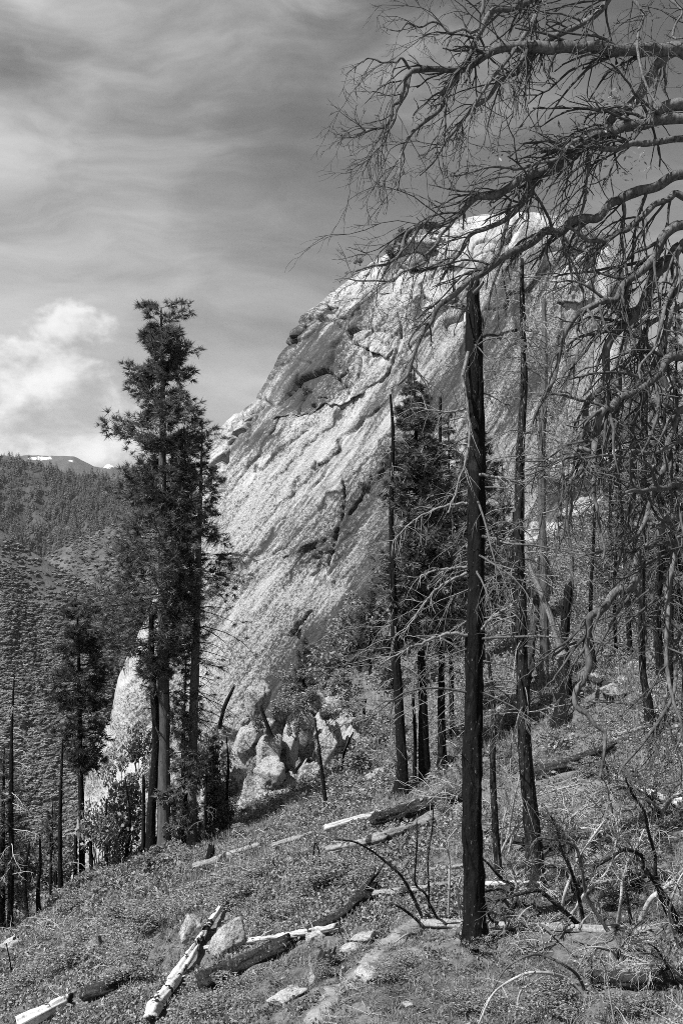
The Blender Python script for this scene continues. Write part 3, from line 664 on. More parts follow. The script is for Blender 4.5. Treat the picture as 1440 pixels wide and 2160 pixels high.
# evergreens on the hillside at the right, behind the dead branches
BG = [(1352,1330,640,52,'evergreen with the highest top on the right skyline'),(1425,1330,625,50,'evergreen at the right edge of the skyline'),(1285,1290,720,46,'evergreen below the dark shoulder of the dome'),
      (1395,1340,840,50,'evergreen lower on the right hillside'),(1060,1290,980,34,'evergreen right of the thickest charred snag, at the dome foot')]
for i, (bx, by, ty, hw, lb) in enumerate(BG):
    h_ = by - ty
    conifer('evergreen_tree', [(bx, by, 11), (bx + 2, by - h_ * .5, 7), (bx - 2, ty, 2)], [(ty, 3, 3), (ty + h_ * .12, hw * .35, hw * .3), (ty + h_ * .3, hw * .6, hw * .65), (ty + h_ * .55, hw * .9, hw * .85), (ty + h_ * .8, hw, hw), (by - h_ * .08, hw * .7, hw * .7)],
            lb, 'evergreens on the right hillside', 75, 8, 3, .55, 'bg_leaf', 'char', lambda f, c: .8 + f * 0, 40 + i, 7, .13, (.45, -.2), fallback=110 + 3 * i)

# ------------------------------------------------------------------ dead standing snags
BR_K = [1.]
def bare_branches(P, R, n, length, rg, t0=.2, t1=.97, lift=0., grav=-.10, lvl=2, rad=.02, mats=0, tb=None, spread_az=None, twn=5):
    tb = tb or Tubes(); s = np.r_[0, np.cumsum(np.linalg.norm(np.diff(P, axis=0), axis=1))]; s /= s[-1]
    t = rg.uniform(t0, t1, n); S = np.c_[[np.interp(t, s, P[:, i]) for i in range(3)]].T
    ph = rg.uniform(0, 2 * pi, n) if spread_az is None else rg.choice(spread_az, n) + rg.normal(0, .5, n)
    L = length * rg.uniform(.35, 1.1, n) * (1.15 - .75 * t)
    B = grow(S, np.c_[np.cos(ph), np.sin(ph), lift + rg.normal(0, .15, n)], L, 8, rg, grav, .10)
    rr = rad * BR_K[0] * (.4 + .6 * L / L.max()); tb.add(B, rr[:, None] * np.linspace(1, .25, 8), 5)
    if lvl > 1:
        i1 = np.repeat(np.arange(n), twn); S1, T1 = along(B, i1, rg.uniform(.2, 1, len(i1)))
        C1 = grow(S1, side_dir(T1, rg, .8), L[i1] * rg.uniform(.15, .45, len(i1)), 5, rg, grav * 1.2, .15)
        tb.add(C1, (rr[i1] * .45)[:, None] * np.linspace(1, .35, 5), 3)
        if lvl > 2:
            i2 = np.repeat(np.arange(len(i1)), 3); S2, T2 = along(C1, i2, rg.uniform(.2, 1, len(i2)))
            C2 = grow(S2, side_dir(T2, rg, .8), L[i1][i2] * rg.uniform(.08, .2, len(i2)), 4, rg, grav * 1.5, .2)
            tb.add(C2, (rr[i1][i2] * .28)[:, None] * np.linspace(1, .5, 4), 3)
    return tb
def snag(pts, label, mat='char', n=0, length=1.5, seed=0, broken=True, lvl=2, lift=0., grav=-.1, t0=.2, t1=.97, rad=.02, bmat='dead_twig', fallback=60., group='burnt standing snags', stubs=0, rough=.1, az=None, name='burnt_snag', depth=None, twn=5):
    rg = rng(seed + 500); b0 = base_at(pts[0][0], pts[0][1], fallback) if depth is None else P3(pts[0][0], pts[0][1], depth)
    d = b0[1]; s = d / FPX
    P = np.array([P3(a, b_, d) for a, b_, _ in pts]) - b0; R = np.array([w_ / 2 * s for _, _, w_ in pts]); P[0, 2] -= .2
    if len(P) > 2: P[1:-1] += rg.normal(0, .045, (len(P) - 2, 3)) * [1, 1, 0] * (d / 22)
    root = thing(name, b0, label, 'snag', group)
    big = R[0] > .12; BR_K[0] = float(np.clip(d / 26, 1., 2.4)); length = length * 1.5
    link('trunk', trunk_mesh('trunk', P, R, M[mat], 30 if big else 10, 190 if big else 36, seed, .5 if broken else False, rough, .9, .12 if big else 0.), root)
    if n:
        tb = bare_branches(P, R, n, length, rg, t0, t1, lift, grav, lvl, rad, spread_az=az, twn=twn)
        link('crown', tb.mesh('crown', [M[bmat]]), root)
    for i in range(stubs):
        t = rg.uniform(.25, .95); q = np.array([np.interp(t, np.linspace(0, 1, len(P)), P[:, j]) for j in range(3)]); ph = rg.uniform(0, 2 * pi)
        B = grow(q[None], np.array([[math.cos(ph), math.sin(ph), .3]]), np.array([R[0] * rg.uniform(1.6, 3.)]), 5, rg, -.03, .1)
        link('branch_stub', Tubes().add(B, np.linspace(.28, .12, 5)[None] * R[0], 6).mesh('branch_stub', [M[bmat]]), root)
    return root
T1 = snag([(1003,2000,44),(1001,1800,41),(999,1500,39),(1000,1200,38),(1001,900,37),(1003,720,34),(1001,640,28),(998,606,22)], 'thickest charred snag with broken top, nearest trunk in the picture', 'char', 22, 3.0, 1, True, 3, .25, -.12, .35, .96, .035, 'dead_grey', stubs=6, rough=.16, group=None)
for pl, w0 in [([(988,742),(976,790),(984,850),(990,900),(985,960),(962,1030),(944,1082)], 9), ([(984,1340),(950,1336),(905,1350),(860,1368),(800,1402)], 8), ([(984,1196),(935,1200),(880,1216)], 7), ([(984,1208),(925,1238),(885,1288),(850,1335)], 7),
               ([(1010,1000),(1060,1010),(1110,1018)], 8), ([(1012,1130),(1050,1140),(1085,1150)], 8), ([(1012,1330),(1040,1300),(1090,1270)], 8), ([(985,860),(940,870),(880,860)], 6), ([(985,1060),(930,1070),(870,1100),(830,1140)], 6)]:
    dT = T1.location[1] - .1; P = np.array([P3(a, b_, dT - .12 * i) for i, (a, b_) in enumerate(pl)]) - np.array(T1.location); Q = resample(P, 26, .012, w0)
    br = link('branch', Tubes().add(Q, np.linspace(w0, 2.5, 26) / 2 * dT / FPX, 7).mesh('branch', [M['dry_branch']]), T1)
    rg_ = rng(int(pl[0][1])); nb_ = 16; S, T = along(Q[None], np.zeros(nb_, int), rg_.uniform(.2, 1, nb_)); B = grow(S, side_dir(T, rg_, .8), rg_.uniform(.2, .9, nb_), 7, rg_, -.12, .15)
    tag(link('twig_spray', Tubes().add(B, np.full((nb_, 1), .011) * np.linspace(1, .4, 7), 4).mesh('twig_spray', [M['dry_branch']]), br), kind='stuff')
snag([(1130,1868,40),(1122,1760,33),(1112,1600,30),(1103,1450,27),(1096,1250,24),(1096,1000,19),(1098,800,15),(1099,640,11),(1100,545,6)], 'leaning grey and black snag with many drooping dry branches', 'char_grey', 120, 2.6, 2, False, 3, .18, -.13, .28, .98, .024, 'dry_branch', stubs=3, group=None)
snag([(1146,1452,20),(1144,1300,18),(1142,1000,16),(1144,800,12),(1146,640,10)], 'slim straight grey snag behind the leaning one', 'dead_grey', 80, 2.6, 3, True, 2, .1, -.12, .3, .98, .018, 'dry_branch', group=None)
snag([(1190,1505,30),(1191,1440,24),(1194,1340,20),(1197,1245,16)], 'short charred snag with jagged top and flared base', 'char', 5, .8, 4, True, 1, .3, -.02, .4, .9, .02, group=None, rough=.2)
snag([(1197,1330,9),(1199,1200,8),(1201,1080,6),(1200,960,3)], 'thin dry pole rising behind the jagged short snag', 'dead_grey', 30, 1.6, 5, False, 2, .1, -.12, .2, .98, .014, 'dead_grey', fallback=66)
snag([(1370,1538,22),(1364,1480,17),(1357,1400,15),(1356,1200,14),(1358,1000,10),(1362,820,6)], 'charred snag on the right slope with thin hanging twigs', 'char_grey', 60, 2.2, 6, False, 3, .1, -.16, .2, .98, .018, 'dead_grey', group=None)
snag([(1396,1425,20),(1388,1300,17),(1384,1150,14),(1386,950,9)], 'dark snag farther up the right slope', 'char', 40, 2.4, 7, False, 3, .1, -.15, .2, .98, .018, 'dead_grey', group=None)
snag([(1330,1400,12),(1322,1250,10),(1310,1100,8),(1300,950,4)], 'thin dark snag leaning left on the right slope', 'char', 40, 2.2, 77, False, 2, .1, -.15, .1, .98, .016, 'dead_grey', group=None)
snag([(1428,1330,16),(1420,1200,14),(1408,1000,10),(1400,860,5)], 'dark snag close to the right edge of the picture', 'char', 40, 2.2, 78, False, 2, .1, -.15, .1, .98, .016, 'dead_grey', group=None)
snag([(845,1674,28),(841,1600,22),(836,1450,20),(833,1280,15),(829,1050,10),(826,920,8),(823,832,5)], 'black tapering snag in front of the dark fir', 'char', 85, 2.6, 8, False, 2, .15, -.14, .25, .9, .014, 'dry_branch', group=None)
snag([(933,1622,20),(931,1500,16),(930,1300,12),(929,1050,9),(928,842,6)], 'slim dark snag just right of the tall dark fir', 'char', 95, 3.0, 9, True, 2, .15, -.14, .25, .95, .016, 'dry_branch', group=None)
snag([(873,1648,9),(872,1560,8),(871,1470,6)], 'very thin black pole between snag and fir', 'char', 0, 1, 10)
snag([(1054,1845,18),(1047,1760,15),(1038,1620,13),(1032,1500,10),(1028,1380,6)], 'slim dark snag half hidden behind the thickest trunk', 'char_grey', 26, 1.4, 11, False, 2, .2, -.12, .2, .95, .014, 'dead_grey', group=None)
snag([(319,1808,22),(320,1700,19),(321,1550,17),(321,1400,14),(320,1300,11)], 'black broken trunk hugging the tallest pine on its left', 'char', 14, 2.0, 12, True, 2, .1, -.1, .5, .95, .03, 'char_grey', fallback=64)
snag([(22,1968,14),(23,1850,12),(26,1650,9),(29,1520,6),(31,1425,2)], 'tall bare snag with pale twigs at the left edge', 'char', 44, 1.4, 13, False, 3, .15, -.08, .2, .99, .014, 'pale_wood', group=None)
snag([(84,1932,12),(84,1880,8),(84,1820,6),(84,1762,4)], 'short pointed black snag standing alone at left', 'char', 0, 1, 14)
snag([(129,1885,10),(131,1780,9),(132,1680,7),(133,1560,3)], 'thin dark snag with short twigs left of the small pine', 'char', 24, 1.0, 15, False, 2, .1, -.08, .2, .98, .012, 'dead_grey')
snag([(119,1892,8),(118,1842,5)], 'waist-high burnt stub beside the thin dark snag', 'char', 0, 1, 16)
snag([(160,1858,9),(160,1768,7)], 'short blunt burnt pole just left of the small pine', 'char', 0, 1, 17)
snag([(196,1845,10),(196,1800,8),(195,1748,5)], 'short tapering burnt pole just right of the small pine', 'char', 0, 1, 18)
snag([(302,1812,11),(302,1740,9),(303,1640,6)], 'slender black pole left of the broken trunk by the pines', 'char', 8, .8, 19, True, 1, .1, -.05)
snag([(391,1785,15),(390,1700,12),(389,1600,10),(388,1490,6)], 'black pole between the two tall pines', 'char', 18, 1.2, 20, True, 2, .0, -.1, .3, .95, .014, 'dead_grey')
snag([(476,1745,9),(477,1680,7),(478,1610,5),(478,1555,2)], 'thin bare sapling in front of the outcrop', 'char', 26, 1.3, 21, False, 2, .0, -.12, .15, .95, .012, 'char_grey', fallback=70)
snag([(572,1550,9),(560,1520,8),(550,1488,5)], 'short black pole leaning left on the outcrop', 'char', 5, 1.0, 22, False, 1, .3, 0., .6, 1., .02, 'char', depth=74)
snag([(462,1530,7),(474,1490,8),(492,1452,6)], 'black pole leaning right against the pale dome foot', 'char', 4, .8, 23, True, 1, .2, 0, .3, .9, .02, 'char', depth=76)
snag([(690,1715,10),(680,1640,8),(672,1580,5),(664,1515,3)], 'thin black sapling leaning left in front of the outcrop', 'char', 12, 1.1, 24, False, 2, .1, -.1, .2, .95, .012, 'char_grey', fallback=62)
snag([(722,1640,6),(732,1590,5),(745,1545,3)], 'thin black sapling leaning right on the outcrop', 'char', 4, .8, 25, False, 1, .1, -.1, .2, .95, .012, 'char', fallback=72)
snag([(775,1530,6),(772,1500,6),(771,1478,5)], 'little burnt stub at the top of the outcrop', 'char', 0, 1, 26, fallback=78)
snag([(1186,1372,12),(1160,1300,12),(1130,1225,11),(1106,1162,9)], 'bare grey pole leaning against the short jagged snag', 'grey_log', 0, 1, 27, True, depth=40.5, group=None)

snag([(60,1945,9),(60,1860,7),(62,1780,4)], 'thin black pole between the left edge snag and the lone pointed snag', 'char', 8, .7, 31, True, 1)
snag([(106,1900,7),(105,1820,5),(106,1760,3)], 'slim burnt pole right of the lone pointed snag', 'char', 6, .7, 32, True, 1)
snag([(224,1835,9),(224,1760,7),(225,1690,4)], 'burnt pole among the tall bushes left of the pines', 'char', 8, .9, 33, True, 1)
snag([(262,1820,8),(262,1740,6),(264,1640,3)], 'slender burnt pole rising out of the bushes beside the pines', 'char', 14, .9, 34, False, 2)
snag([(146,1870,6),(146,1800,4)], 'short thin stick snag under the small pine', 'char', 0, 1, 35)
snag([(430,1790,9),(432,1700,7),(436,1620,4)], 'thin burnt pole right of the thinner pine', 'char', 14, 1., 36, False, 2)
conifer('young_fir', [(110,1880,6),(110,1800,4),(111,1690,1.5)], [(1690,3,3),(1740,14,14),(1800,22,22),(1860,24,24)], 'young fir behind the thin burnt poles at left', None, 70, 8, 4, .26, 'fir', 'char', None, 95, 8, .09, fallback=56)
conifer('young_fir', [(452,1760,6),(452,1680,4),(450,1560,1.5)], [(1560,3,3),(1620,14,14),(1690,22,20),(1740,24,22)], 'young fir at the left foot of the outcrop', None, 70, 8, 4, .3, 'fir', 'char', None, 96, 8, .09, fallback=68)

conifer('fir_tree', [(952,1560,11),(950,1300,9),(947,1050,5),(945,870,2)], [(870,3,3),(920,16,16),(1000,28,30),(1100,40,42),(1200,48,48),(1300,46,44),(1360,36,34)], 'fir filling the gap left of the thickest charred snag', None, 170, 10, 4, .32, 'fir', 'char', lambda f, c: .8 + f * 0, 97, 9, .09, (.45, -.35), fallback=60)

snag([(1255,1420,11),(1254,1300,9),(1256,1100,6),(1258,900,3)], 'slim burnt trunk rising behind the twisted oak limb', 'char', 30, 1.6, 41, False, 2, .1, -.14, .2, .98, .014, 'dead_grey', group=None)
snag([(1300,1395,9),(1302,1250,7),(1304,1060,4)], 'slim burnt trunk on the slope above the round white boulder', 'char', 24, 1.4, 42, False, 2, .1, -.14, .2, .98, .013, 'dead_grey', group=None)
snag([(1085,1400,9),(1084,1250,7),(1082,1080,4)], 'thin burnt trunk seen just left of the leaning snag', 'char', 20, 1.4, 43, False, 2, .1, -.14, .2, .98, .013, 'dead_grey', group=None)
snag([(1412,1470,13),(1410,1350,11),(1412,1150,8),(1416,960,4)], 'burnt trunk close behind the hanging twigs at the right edge', 'char', 30, 1.6, 44, False, 2, .1, -.14, .2, .98, .014, 'dead_grey', group=None)
# ------------------------------------------------------------------ the dead oak whose limbs reach in from the right
OAK = P3(1640, 1080, 11.5); OAK[2] = float(ground(OAK[0], OAK[1]))
oak = thing('dead_oak_tree', OAK, 'leafless dead oak reaching in from the right with long drooping twiggy limbs', 'tree')
tz = np.linspace(-.3, 14.5, 9); TP = np.c_[.18 * np.sin(tz * .5), .25 * np.sin(tz * .37 + 1) - .2, tz]
link('trunk', trunk_mesh('trunk', TP, np.linspace(.34, .10, 9), M['oak_limb'], 18, 90, 61), oak)
def pick(y, d=11.5):
    """where on the oak trunk a limb leaves, a little below its height at the frame edge"""
    z = (1080 - y) / FPX * d - OAK[2]; z = np.clip(z, 1., 14.3); return np.array([np.interp(z, tz, TP[:, 0]), np.interp(z, tz, TP[:, 1]), z])
#        points (px, py), width px at start / end, depth at tip, twig density, root height (py) on the trunk
LIMBS = [
 ([(1440,112),(1345,103),(1280,100),(1215,102),(1145,90),(1120,98),(1040,110),(1000,130),(960,145),(900,148),(868,149)], 26, 9, 10.2, 1.1, 190),
 ([(868,149),(845,200),(830,235),(790,272),(750,283),(722,290)], 8, 2, 10., 1.6, None),
 ([(868,150),(852,195),(838,240),(815,285),(785,330),(770,352)], 6, 2, 10.3, 1.2, None),
 ([(870,150),(856,135),(840,128),(790,130),(765,132)], 6, 2, 10.3, 1.0, None),
 ([(1240,-40),(1180,-20),(1110,2),(1035,32),(1005,75),(970,152),(940,197),(915,240),(880,280),(855,315),(845,360),(838,400)], 14, 3, 9.8, 1.2, -60),
 ([(1300,-30),(1260,25),(1210,60),(1150,92),(1100,130),(1060,170),(1010,215),(960,275),(920,330),(885,370)], 12, 3, 10.4, 1.2, -40),
 ([(1180,-30),(1120,40),(1100,85),(1060,140),(1015,190),(990,260),(985,340)], 10, 3, 9.6, 1.1, -80),
 ([(1020,-10),(1018,40),(1000,70),(950,60),(900,50),(860,62),(820,62)], 7, 2, 10.2, 1.2, None),
 ([(1440,216),(1385,245),(1320,268),(1240,290),(1210,305),(1170,340),(1135,370),(1110,385),(1070,400),(1020,415),(960,455),(920,477),(865,490),(840,530),(810,556),(750,572)], 22, 3, 10.6, 1.1, 330),
 ([(960,455),(920,520),(895,548),(860,570),(820,600),(760,592),(735,588)], 6, 2, 10.9, 1.2, None),
 ([(1440,250),(1370,258),(1300,276),(1245,292),(1190,330),(1140,372),(1100,430),(1040,470),(990,500),(960,540),(930,590)], 18, 4, 11., 1.0, 340),
 ([(1440,290),(1390,296),(1330,311),(1290,318),(1250,303),(1215,302),(1180,330),(1110,350),(1040,352),(960,372)], 12, 3, 10.2, .9, 350),
 ([(1420,118),(1385,145),(1350,195),(1310,240),(1280,265),(1240,300),(1200,330),(1140,375),(1080,420),(1060,500),(1040,560)], 20, 4, 11.4, 1.0, 160),
 ([(1440,370),(1370,392),(1310,415),(1260,445),(1220,470),(1180,480),(1145,500),(1100,525),(1040,560),(1000,590),(960,620),(920,655),(900,690),(885,730),(860,770),(838,812)], 19, 4, 10.5, 1.1, 470),
 ([(1440,415),(1400,420),(1370,440),(1330,475),(1300,500),(1270,508),(1240,510),(1220,500),(1190,470)], 13, 4, 10.7, .8, 480),
 ([(1440,475),(1405,505),(1375,545),(1330,595),(1295,625),(1260,640),(1220,655),(1195,700),(1180,770),(1150,830),(1120,900)], 18, 4, 10.3, 1.3, 580),
 ([(1440,528),(1405,555),(1377,590),(1340,662),(1302,700),(1286,720),(1273,783),(1257,833),(1240,875),(1240,935),(1215,1010),(1200,1100)], 20, 5, 10.6, 1.3, 640),
 ([(1440,500),(1420,590),(1405,640),(1390,690),(1370,740),(1350,800)], 10, 3, 10., 1.0, 470),
 ([(1440,742),(1407,762),(1373,796),(1340,825),(1307,846),(1282,858),(1269,883),(1257,925),(1244,950),(1244,982),(1252,1020),(1262,1090),(1270,1180)], 19, 4, 9.6, 1.3, 790),
 ([(1244,952),(1215,956),(1190,975),(1183,1010),(1176,1060),(1178,1120)], 7, 2, 9.8, 1.5, None),
 ([(1440,935),(1400,945),(1340,957),(1290,964),(1235,962),(1220,958)], 9, 3, 9.4, .8, 960),
 ([(1440,1030),(1400,1031),(1357,1034),(1320,1038)], 14, 5, 9.0, .3, 1050),
 ([(1440,1094),(1410,1100),(1390,1117),(1373,1138),(1360,1158),(1340,1195),(1323,1233),(1298,1262),(1269,1283),(1244,1304),(1242,1350),(1236,1400),(1227,1433),(1213,1455),(1211,1483),(1232,1508),(1257,1525),(1273,1554),(1277,1590),(1264,1640)], 17, 5, 10.5, .8, 1090),
 ([(1440,1130),(1420,1180),(1405,1260),(1400,1340),(1410,1420),(1430,1500),(1425,1580)], 12, 4, 9.5, 1.5, 1120),
 ([(1440,640),(1400,700),(1370,800),(1340,900),(1330,1000),(1320,1100),(1300,1200)], 12, 4, 10.9, 1.5, 680),
 ([(1440,860),(1415,920),(1395,1000),(1375,1080),(1345,1120),(1320,1150)], 14, 4, 10.2, 1.3, 900),
 ([(1440,590),(1410,650),(1360,700),(1310,780),(1295,860),(1305,940),(1290,1040)], 10, 3, 11.2, 1.3, 640),
 ([(1250,300),(1235,400),(1215,470),(1205,540),(1200,620)], 6, 3, 10.8, 1.6, None),
 ([(1310,415),(1310,480),(1318,560),(1322,640),(1310,720),(1300,800)], 6, 3, 10.9, 1.3, None),
 ([(1340,-30),(1350,40),(1345,100),(1355,170),(1390,230)], 7, 3, 10., .8, -40),
 ([(1390,-30),(1420,0),(1432,30),(1410,70),(1440,80)], 5, 3, 10., .6, -60),
 ([(1440,1330),(1428,1400),(1400,1500),(1330,1600),(1300,1640)], 9, 3, 9.8, 1.4, 1320)]
rg = rng(900)
for li, (pl, w0, w1, dt, den, ry) in enumerate(LIMBS):
    n = len(pl); dep = np.linspace(11.0 if ry is not None else dt + .05, dt, n)
    P = np.array([P3(a, b_, dd) for (a, b_), dd in zip(pl, dep)]) - OAK
    w0, w1 = w0 * 1.18, w1 * 1.25; wpx = w1 + (w0 - w1) * np.linspace(1, 0, n) ** .85
    R = wpx / 2 * dep / FPX
    if ry is not None:
        st = pick(ry + 60); P = np.r_[[st, st * .45 + P[0] * .55 + [0, 0, .12]], P]; R = np.r_[R[0] * 1.5, R[0] * 1.2, R]
    s1 = np.r_[0, np.cumsum(np.linalg.norm(np.diff(P, axis=0), axis=1))]; n2 = len(P) * 2 - 1; P2 = resample(P, n2, .022, 40 + li); R = np.interp(np.linspace(0, s1[-1], n2), s1, R); P = P2      # kinks
    k = max(24, len(P) * 4); Q = resample(P, k, .006, li); s0 = np.r_[0, np.cumsum(np.linalg.norm(np.diff(P, axis=0), axis=1))]
    u = np.linspace(0, s0[-1], k); RR = np.interp(u, s0, R)
    lo = link('limb', trunk_mesh('limb', P + 0, R, M['oak_limb'], 10, k, li + 300, False, .16, 0), oak)
    # side shoots: three generations, arching over and hanging
    tb = Tubes(); Ls = s0[-1]
    root_t = 0. if ry is None else s1[2] / s1[-1]
    nb = int((4 + Ls * 3.7) * den * (.9 if pl[0][1] > 460 else 1.12)); thick = 1.0 if pl[0][1] > 460 else .85
    tt = rg.uniform(root_t * .9, 1, nb) ** .85
    S, T = along(Q[None], np.zeros(nb, int), tt); r0 = np.interp(tt * Ls, u, RR)
    L1 = rg.uniform(.3, 1.6, nb) * (1.2 - .85 * tt)
    dr = side_dir(T, rg, .9, .15); dr[:, 1] *= .8
    dr[:, 0] -= .12; B1 = grow(S, dr, L1, 9, rg, -.09, .15)
    q1 = np.clip(r0 * .5, .005, .024) * thick; tb.add(B1, q1[:, None] * np.linspace(1, .4, 9), 5)
    i2 = np.repeat(np.arange(nb), 4); S2, T2 = along(B1, i2, rg.uniform(.12, 1, len(i2)))
    L2 = L1[i2] * rg.uniform(.2, .55, len(i2)); B2 = grow(S2, side_dir(T2, rg, .75, .05), L2, 7, rg, -.05, .18)
    q2 = np.clip(q1[i2] * .5, .003, .008); tb.add(B2, q2[:, None] * np.linspace(1, .5, 7), 4)
    i3 = np.repeat(np.arange(len(i2)), 3); S3, T3 = along(B2, i3, rg.uniform(.15, 1, len(i3)))
    B3 = grow(S3, side_dir(T3, rg, .8, 0), L2[i3] * rg.uniform(.2, .55, len(i3)), 5, rg, -.05, .2)
    tb.add(B3, np.full((len(i3), 5), .0027 * thick) * np.linspace(1, .7, 5), 3)
    tag(link('twig_spray', tb.mesh('twig_spray', [M['dead_twig']]), lo), kind='stuff')
# a few clusters of dry leaves still hanging
tb_c = []
for (a, b_) in [(1310,215),(1225,285),(1330,345),(1150,300),(1285,215),(1080,320)]:
    c = P3(a, b_, 10.5) - OAK; C = c + rng(a).normal(0, 1, (46, 3)) * [.13, .1, .09]
    V, Q = leaf_cards(C, .035, rng(a + 1), .1, .3); tb_c.append((V, Q, None, 0))
link('dry_foliage', join_tris('dry_foliage', tb_c, [M['oak_leaf']]), oak)

# ------------------------------------------------------------------ dead shrubs with arching stems in the foreground
def dead_shrub(label, stems, seed, twigs=8, name='dead_shrub', group='dead arching shrubs', depth=None, tw_len=.5):
    """stems: (points px, width px, material)"""
    rg = rng(seed); b0 = base_at(*stems[0][0][0], 20); root = thing(name, b0, label, 'shrub', group)
    for si, (pl, w_, mt) in enumerate(stems):
        bb = base_at(*pl[0], 20); d = bb[1] if depth is None else depth
        if abs(d - b0[1]) > 3.5: d = b0[1]
        P = np.array([P3(a, b_, d * (1 - .012 * i + .006 * math.sin(i * 2.1 + si))) for i, (a, b_) in enumerate(pl)]) - b0
        P[0, 2] -= .08; n = len(P); R = np.linspace(w_, max(w_ * .4, 2), n) / 2 * d / FPX; k = n * 6
        Q = resample(P, k, .004, si)
        st = link('stem', trunk_mesh('stem', P, R, M[mt], 9, k, seed * 7 + si, False, .12, .2), root)
        if twigs:
            tb = Tubes(); Ls = np.linalg.norm(np.diff(Q, axis=0), axis=1).sum(); nb = int(twigs * (1 + Ls))
            S, T = along(Q[None], np.zeros(nb, int), rg.uniform(.3, 1, nb)); L = rg.uniform(.15, tw_len, nb) * min(1.3, Ls)
            B = grow(S, side_dir(T, rg, .7, .1), L, 7, rg, -.07, .13); tb.add(B, (R.mean() * .33) * np.ones((nb, 1)) * np.linspace(1, .4, 7), 4)
            i2 = np.repeat(np.arange(nb), 3); S2, T2 = along(B, i2, rg.uniform(.3, 1, len(i2)))
            tb.add(grow(S2, side_dir(T2, rg, .7), L[i2] * .4, 5, rg, -.05, .18), np.full((len(i2), 5), max(R.mean() * .15, .003)), 3)
            tag(link('twig_spray', tb.mesh('twig_spray', [M['pale_wood' if mt == 'pale_wood' else 'dead_twig']]), st), kind='stuff')
    return root
PW, DG, CH, OL = 'pale_wood', 'dead_grey', 'char_grey', 'oak_limb'
dead_shrub('dark and pale criss-crossing dead stems behind the fallen pale trunk', [
 ([(1287,1962),(1239,1896),(1225,1827),(1214,1788),(1190,1775),(1162,1771),(1134,1768),(1117,1790)], 8, OL), ([(1232,1950),(1218,1886),(1204,1837),(1183,1792),(1173,1747),(1159,1719)], 9, CH),
 ([(1232,1954),(1183,1917),(1148,1886),(1134,1879),(1096,1886),(1048,1900)], 11, CH), ([(1180,1934),(1190,1886),(1204,1847),(1218,1813),(1245,1771),(1277,1726)], 8, PW),
 ([(1197,1931),(1235,1882),(1273,1847),(1298,1809),(1322,1792)], 8, PW), ([(1259,1924),(1266,1886),(1284,1834),(1294,1799),(1305,1729)], 7, PW)], 31)
dead_shrub('tall dead shrub with one thick dark bent stem at the right edge', [
 ([(1440,1968),(1409,1903),(1384,1865),(1357,1830),(1353,1806),(1318,1792),(1287,1809),(1252,1830)], 13, CH), ([(1416,1941),(1391,1889),(1381,1840),(1381,1806),(1367,1757),(1357,1712),(1332,1674),(1318,1640)], 9, CH),
 ([(1343,1952),(1367,1903),(1388,1882),(1419,1858),(1445,1830),(1480,1800)], 12, PW), ([(1301,1948),(1308,1903),(1312,1861),(1325,1816),(1343,1785),(1357,1750)], 8, PW), ([(1332,1948),(1322,1896),(1318,1860)], 8, CH)], 32)
dead_shrub('dead shrub with two long pale stems arching over to the ground', [
 ([(1242,2101),(1197,2066),(1148,2052),(1107,2054),(1062,2077),(1034,2104),(1009,2160)], 8, PW), ([(1235,2090),(1218,2059),(1183,2032),(1145,2016),(1114,2016),(1072,2038),(1048,2070),(1034,2100)], 7, OL),
 ([(1240,2098),(1197,2073),(1166,2080),(1141,2101),(1134,2118)], 4, OL), ([(1247,2098),(1247,2060),(1247,2025)], 5, CH), ([(1298,2157),(1287,2111),(1277,2052),(1266,2025),(1252,2018)], 5, PW), ([(1090,2110),(1098,2090),(1120,2075),(1145,2060)], 5, PW)], 33, 3)
dead_shrub('slim dead stems rising from the left end of the fallen pale trunk', [
 ([(897,1945),(866,1882),(845,1847),(807,1813),(779,1792),(744,1775),(706,1771)], 7, CH), ([(932,1948),(907,1910),(897,1886),(876,1865),(876,1823),(880,1764),(878,1733)], 6, CH), ([(905,1931),(904,1875),(902,1813),(911,1747),(913,1702)], 5, CH),
 ([(945,1938),(947,1875),(947,1813),(942,1778),(963,1747)], 6, PW), ([(970,1938),(966,1875),(977,1837)], 6, PW), ([(904,1962),(876,1938),(848,1917),(833,1910)], 8, CH), ([(900,1964),(866,1969),(845,1979),(831,1990)], 6, PW)], 34, 3, tw_len=.3)
dead_shrub('bent dark dead branch passing in front of the thickest trunk', [([(1131,1868),(1079,1865),(1051,1847),(1023,1816),(985,1790)], 8, CH), ([(1100,1935),(1042,1945),(1025,1915),(1020,1890)], 7, CH)], 35, 4)
dead_shrub('pale dry branches fanned out around the leaning snag', [([(1060,1800),(1075,1740),(1085,1680),(1105,1600)], 6, PW), ([(1065,1800),(1095,1740),(1115,1690),(1130,1640)], 6, PW), ([(1040,1830),(1070,1770),(1100,1735),(1140,1700)], 7, PW),
 ([(1058,1795),(1060,1740),(1070,1690),(1062,1660)], 5, PW), ([(1070,1800),(1100,1700),(1160,1670),(1240,1650)], 5, PW)], 36, 7, tw_len=.8)
dead_shrub('pair of short black sticks standing over a leafy bush', [([(668,1861),(661,1813),(664,1778)], 6, 'char'), ([(676,1841),(673,1799),(666,1778)], 5, 'char')], 37, 2, tw_len=.25)
dead_shrub('twiggy dead shrub on the right slope beside the white log', [([(1290,1720),(1284,1660),(1276,1610),(1250,1580)], 6, OL), ([(1300,1720),(1330,1660),(1370,1620)], 5, OL), ([(1340,1740),(1360,1680),(1350,1610)], 5, PW), ([(1275,1715),(1240,1680),(1200,1660),(1160,1668)], 5, PW)], 38, 7, tw_len=.8)
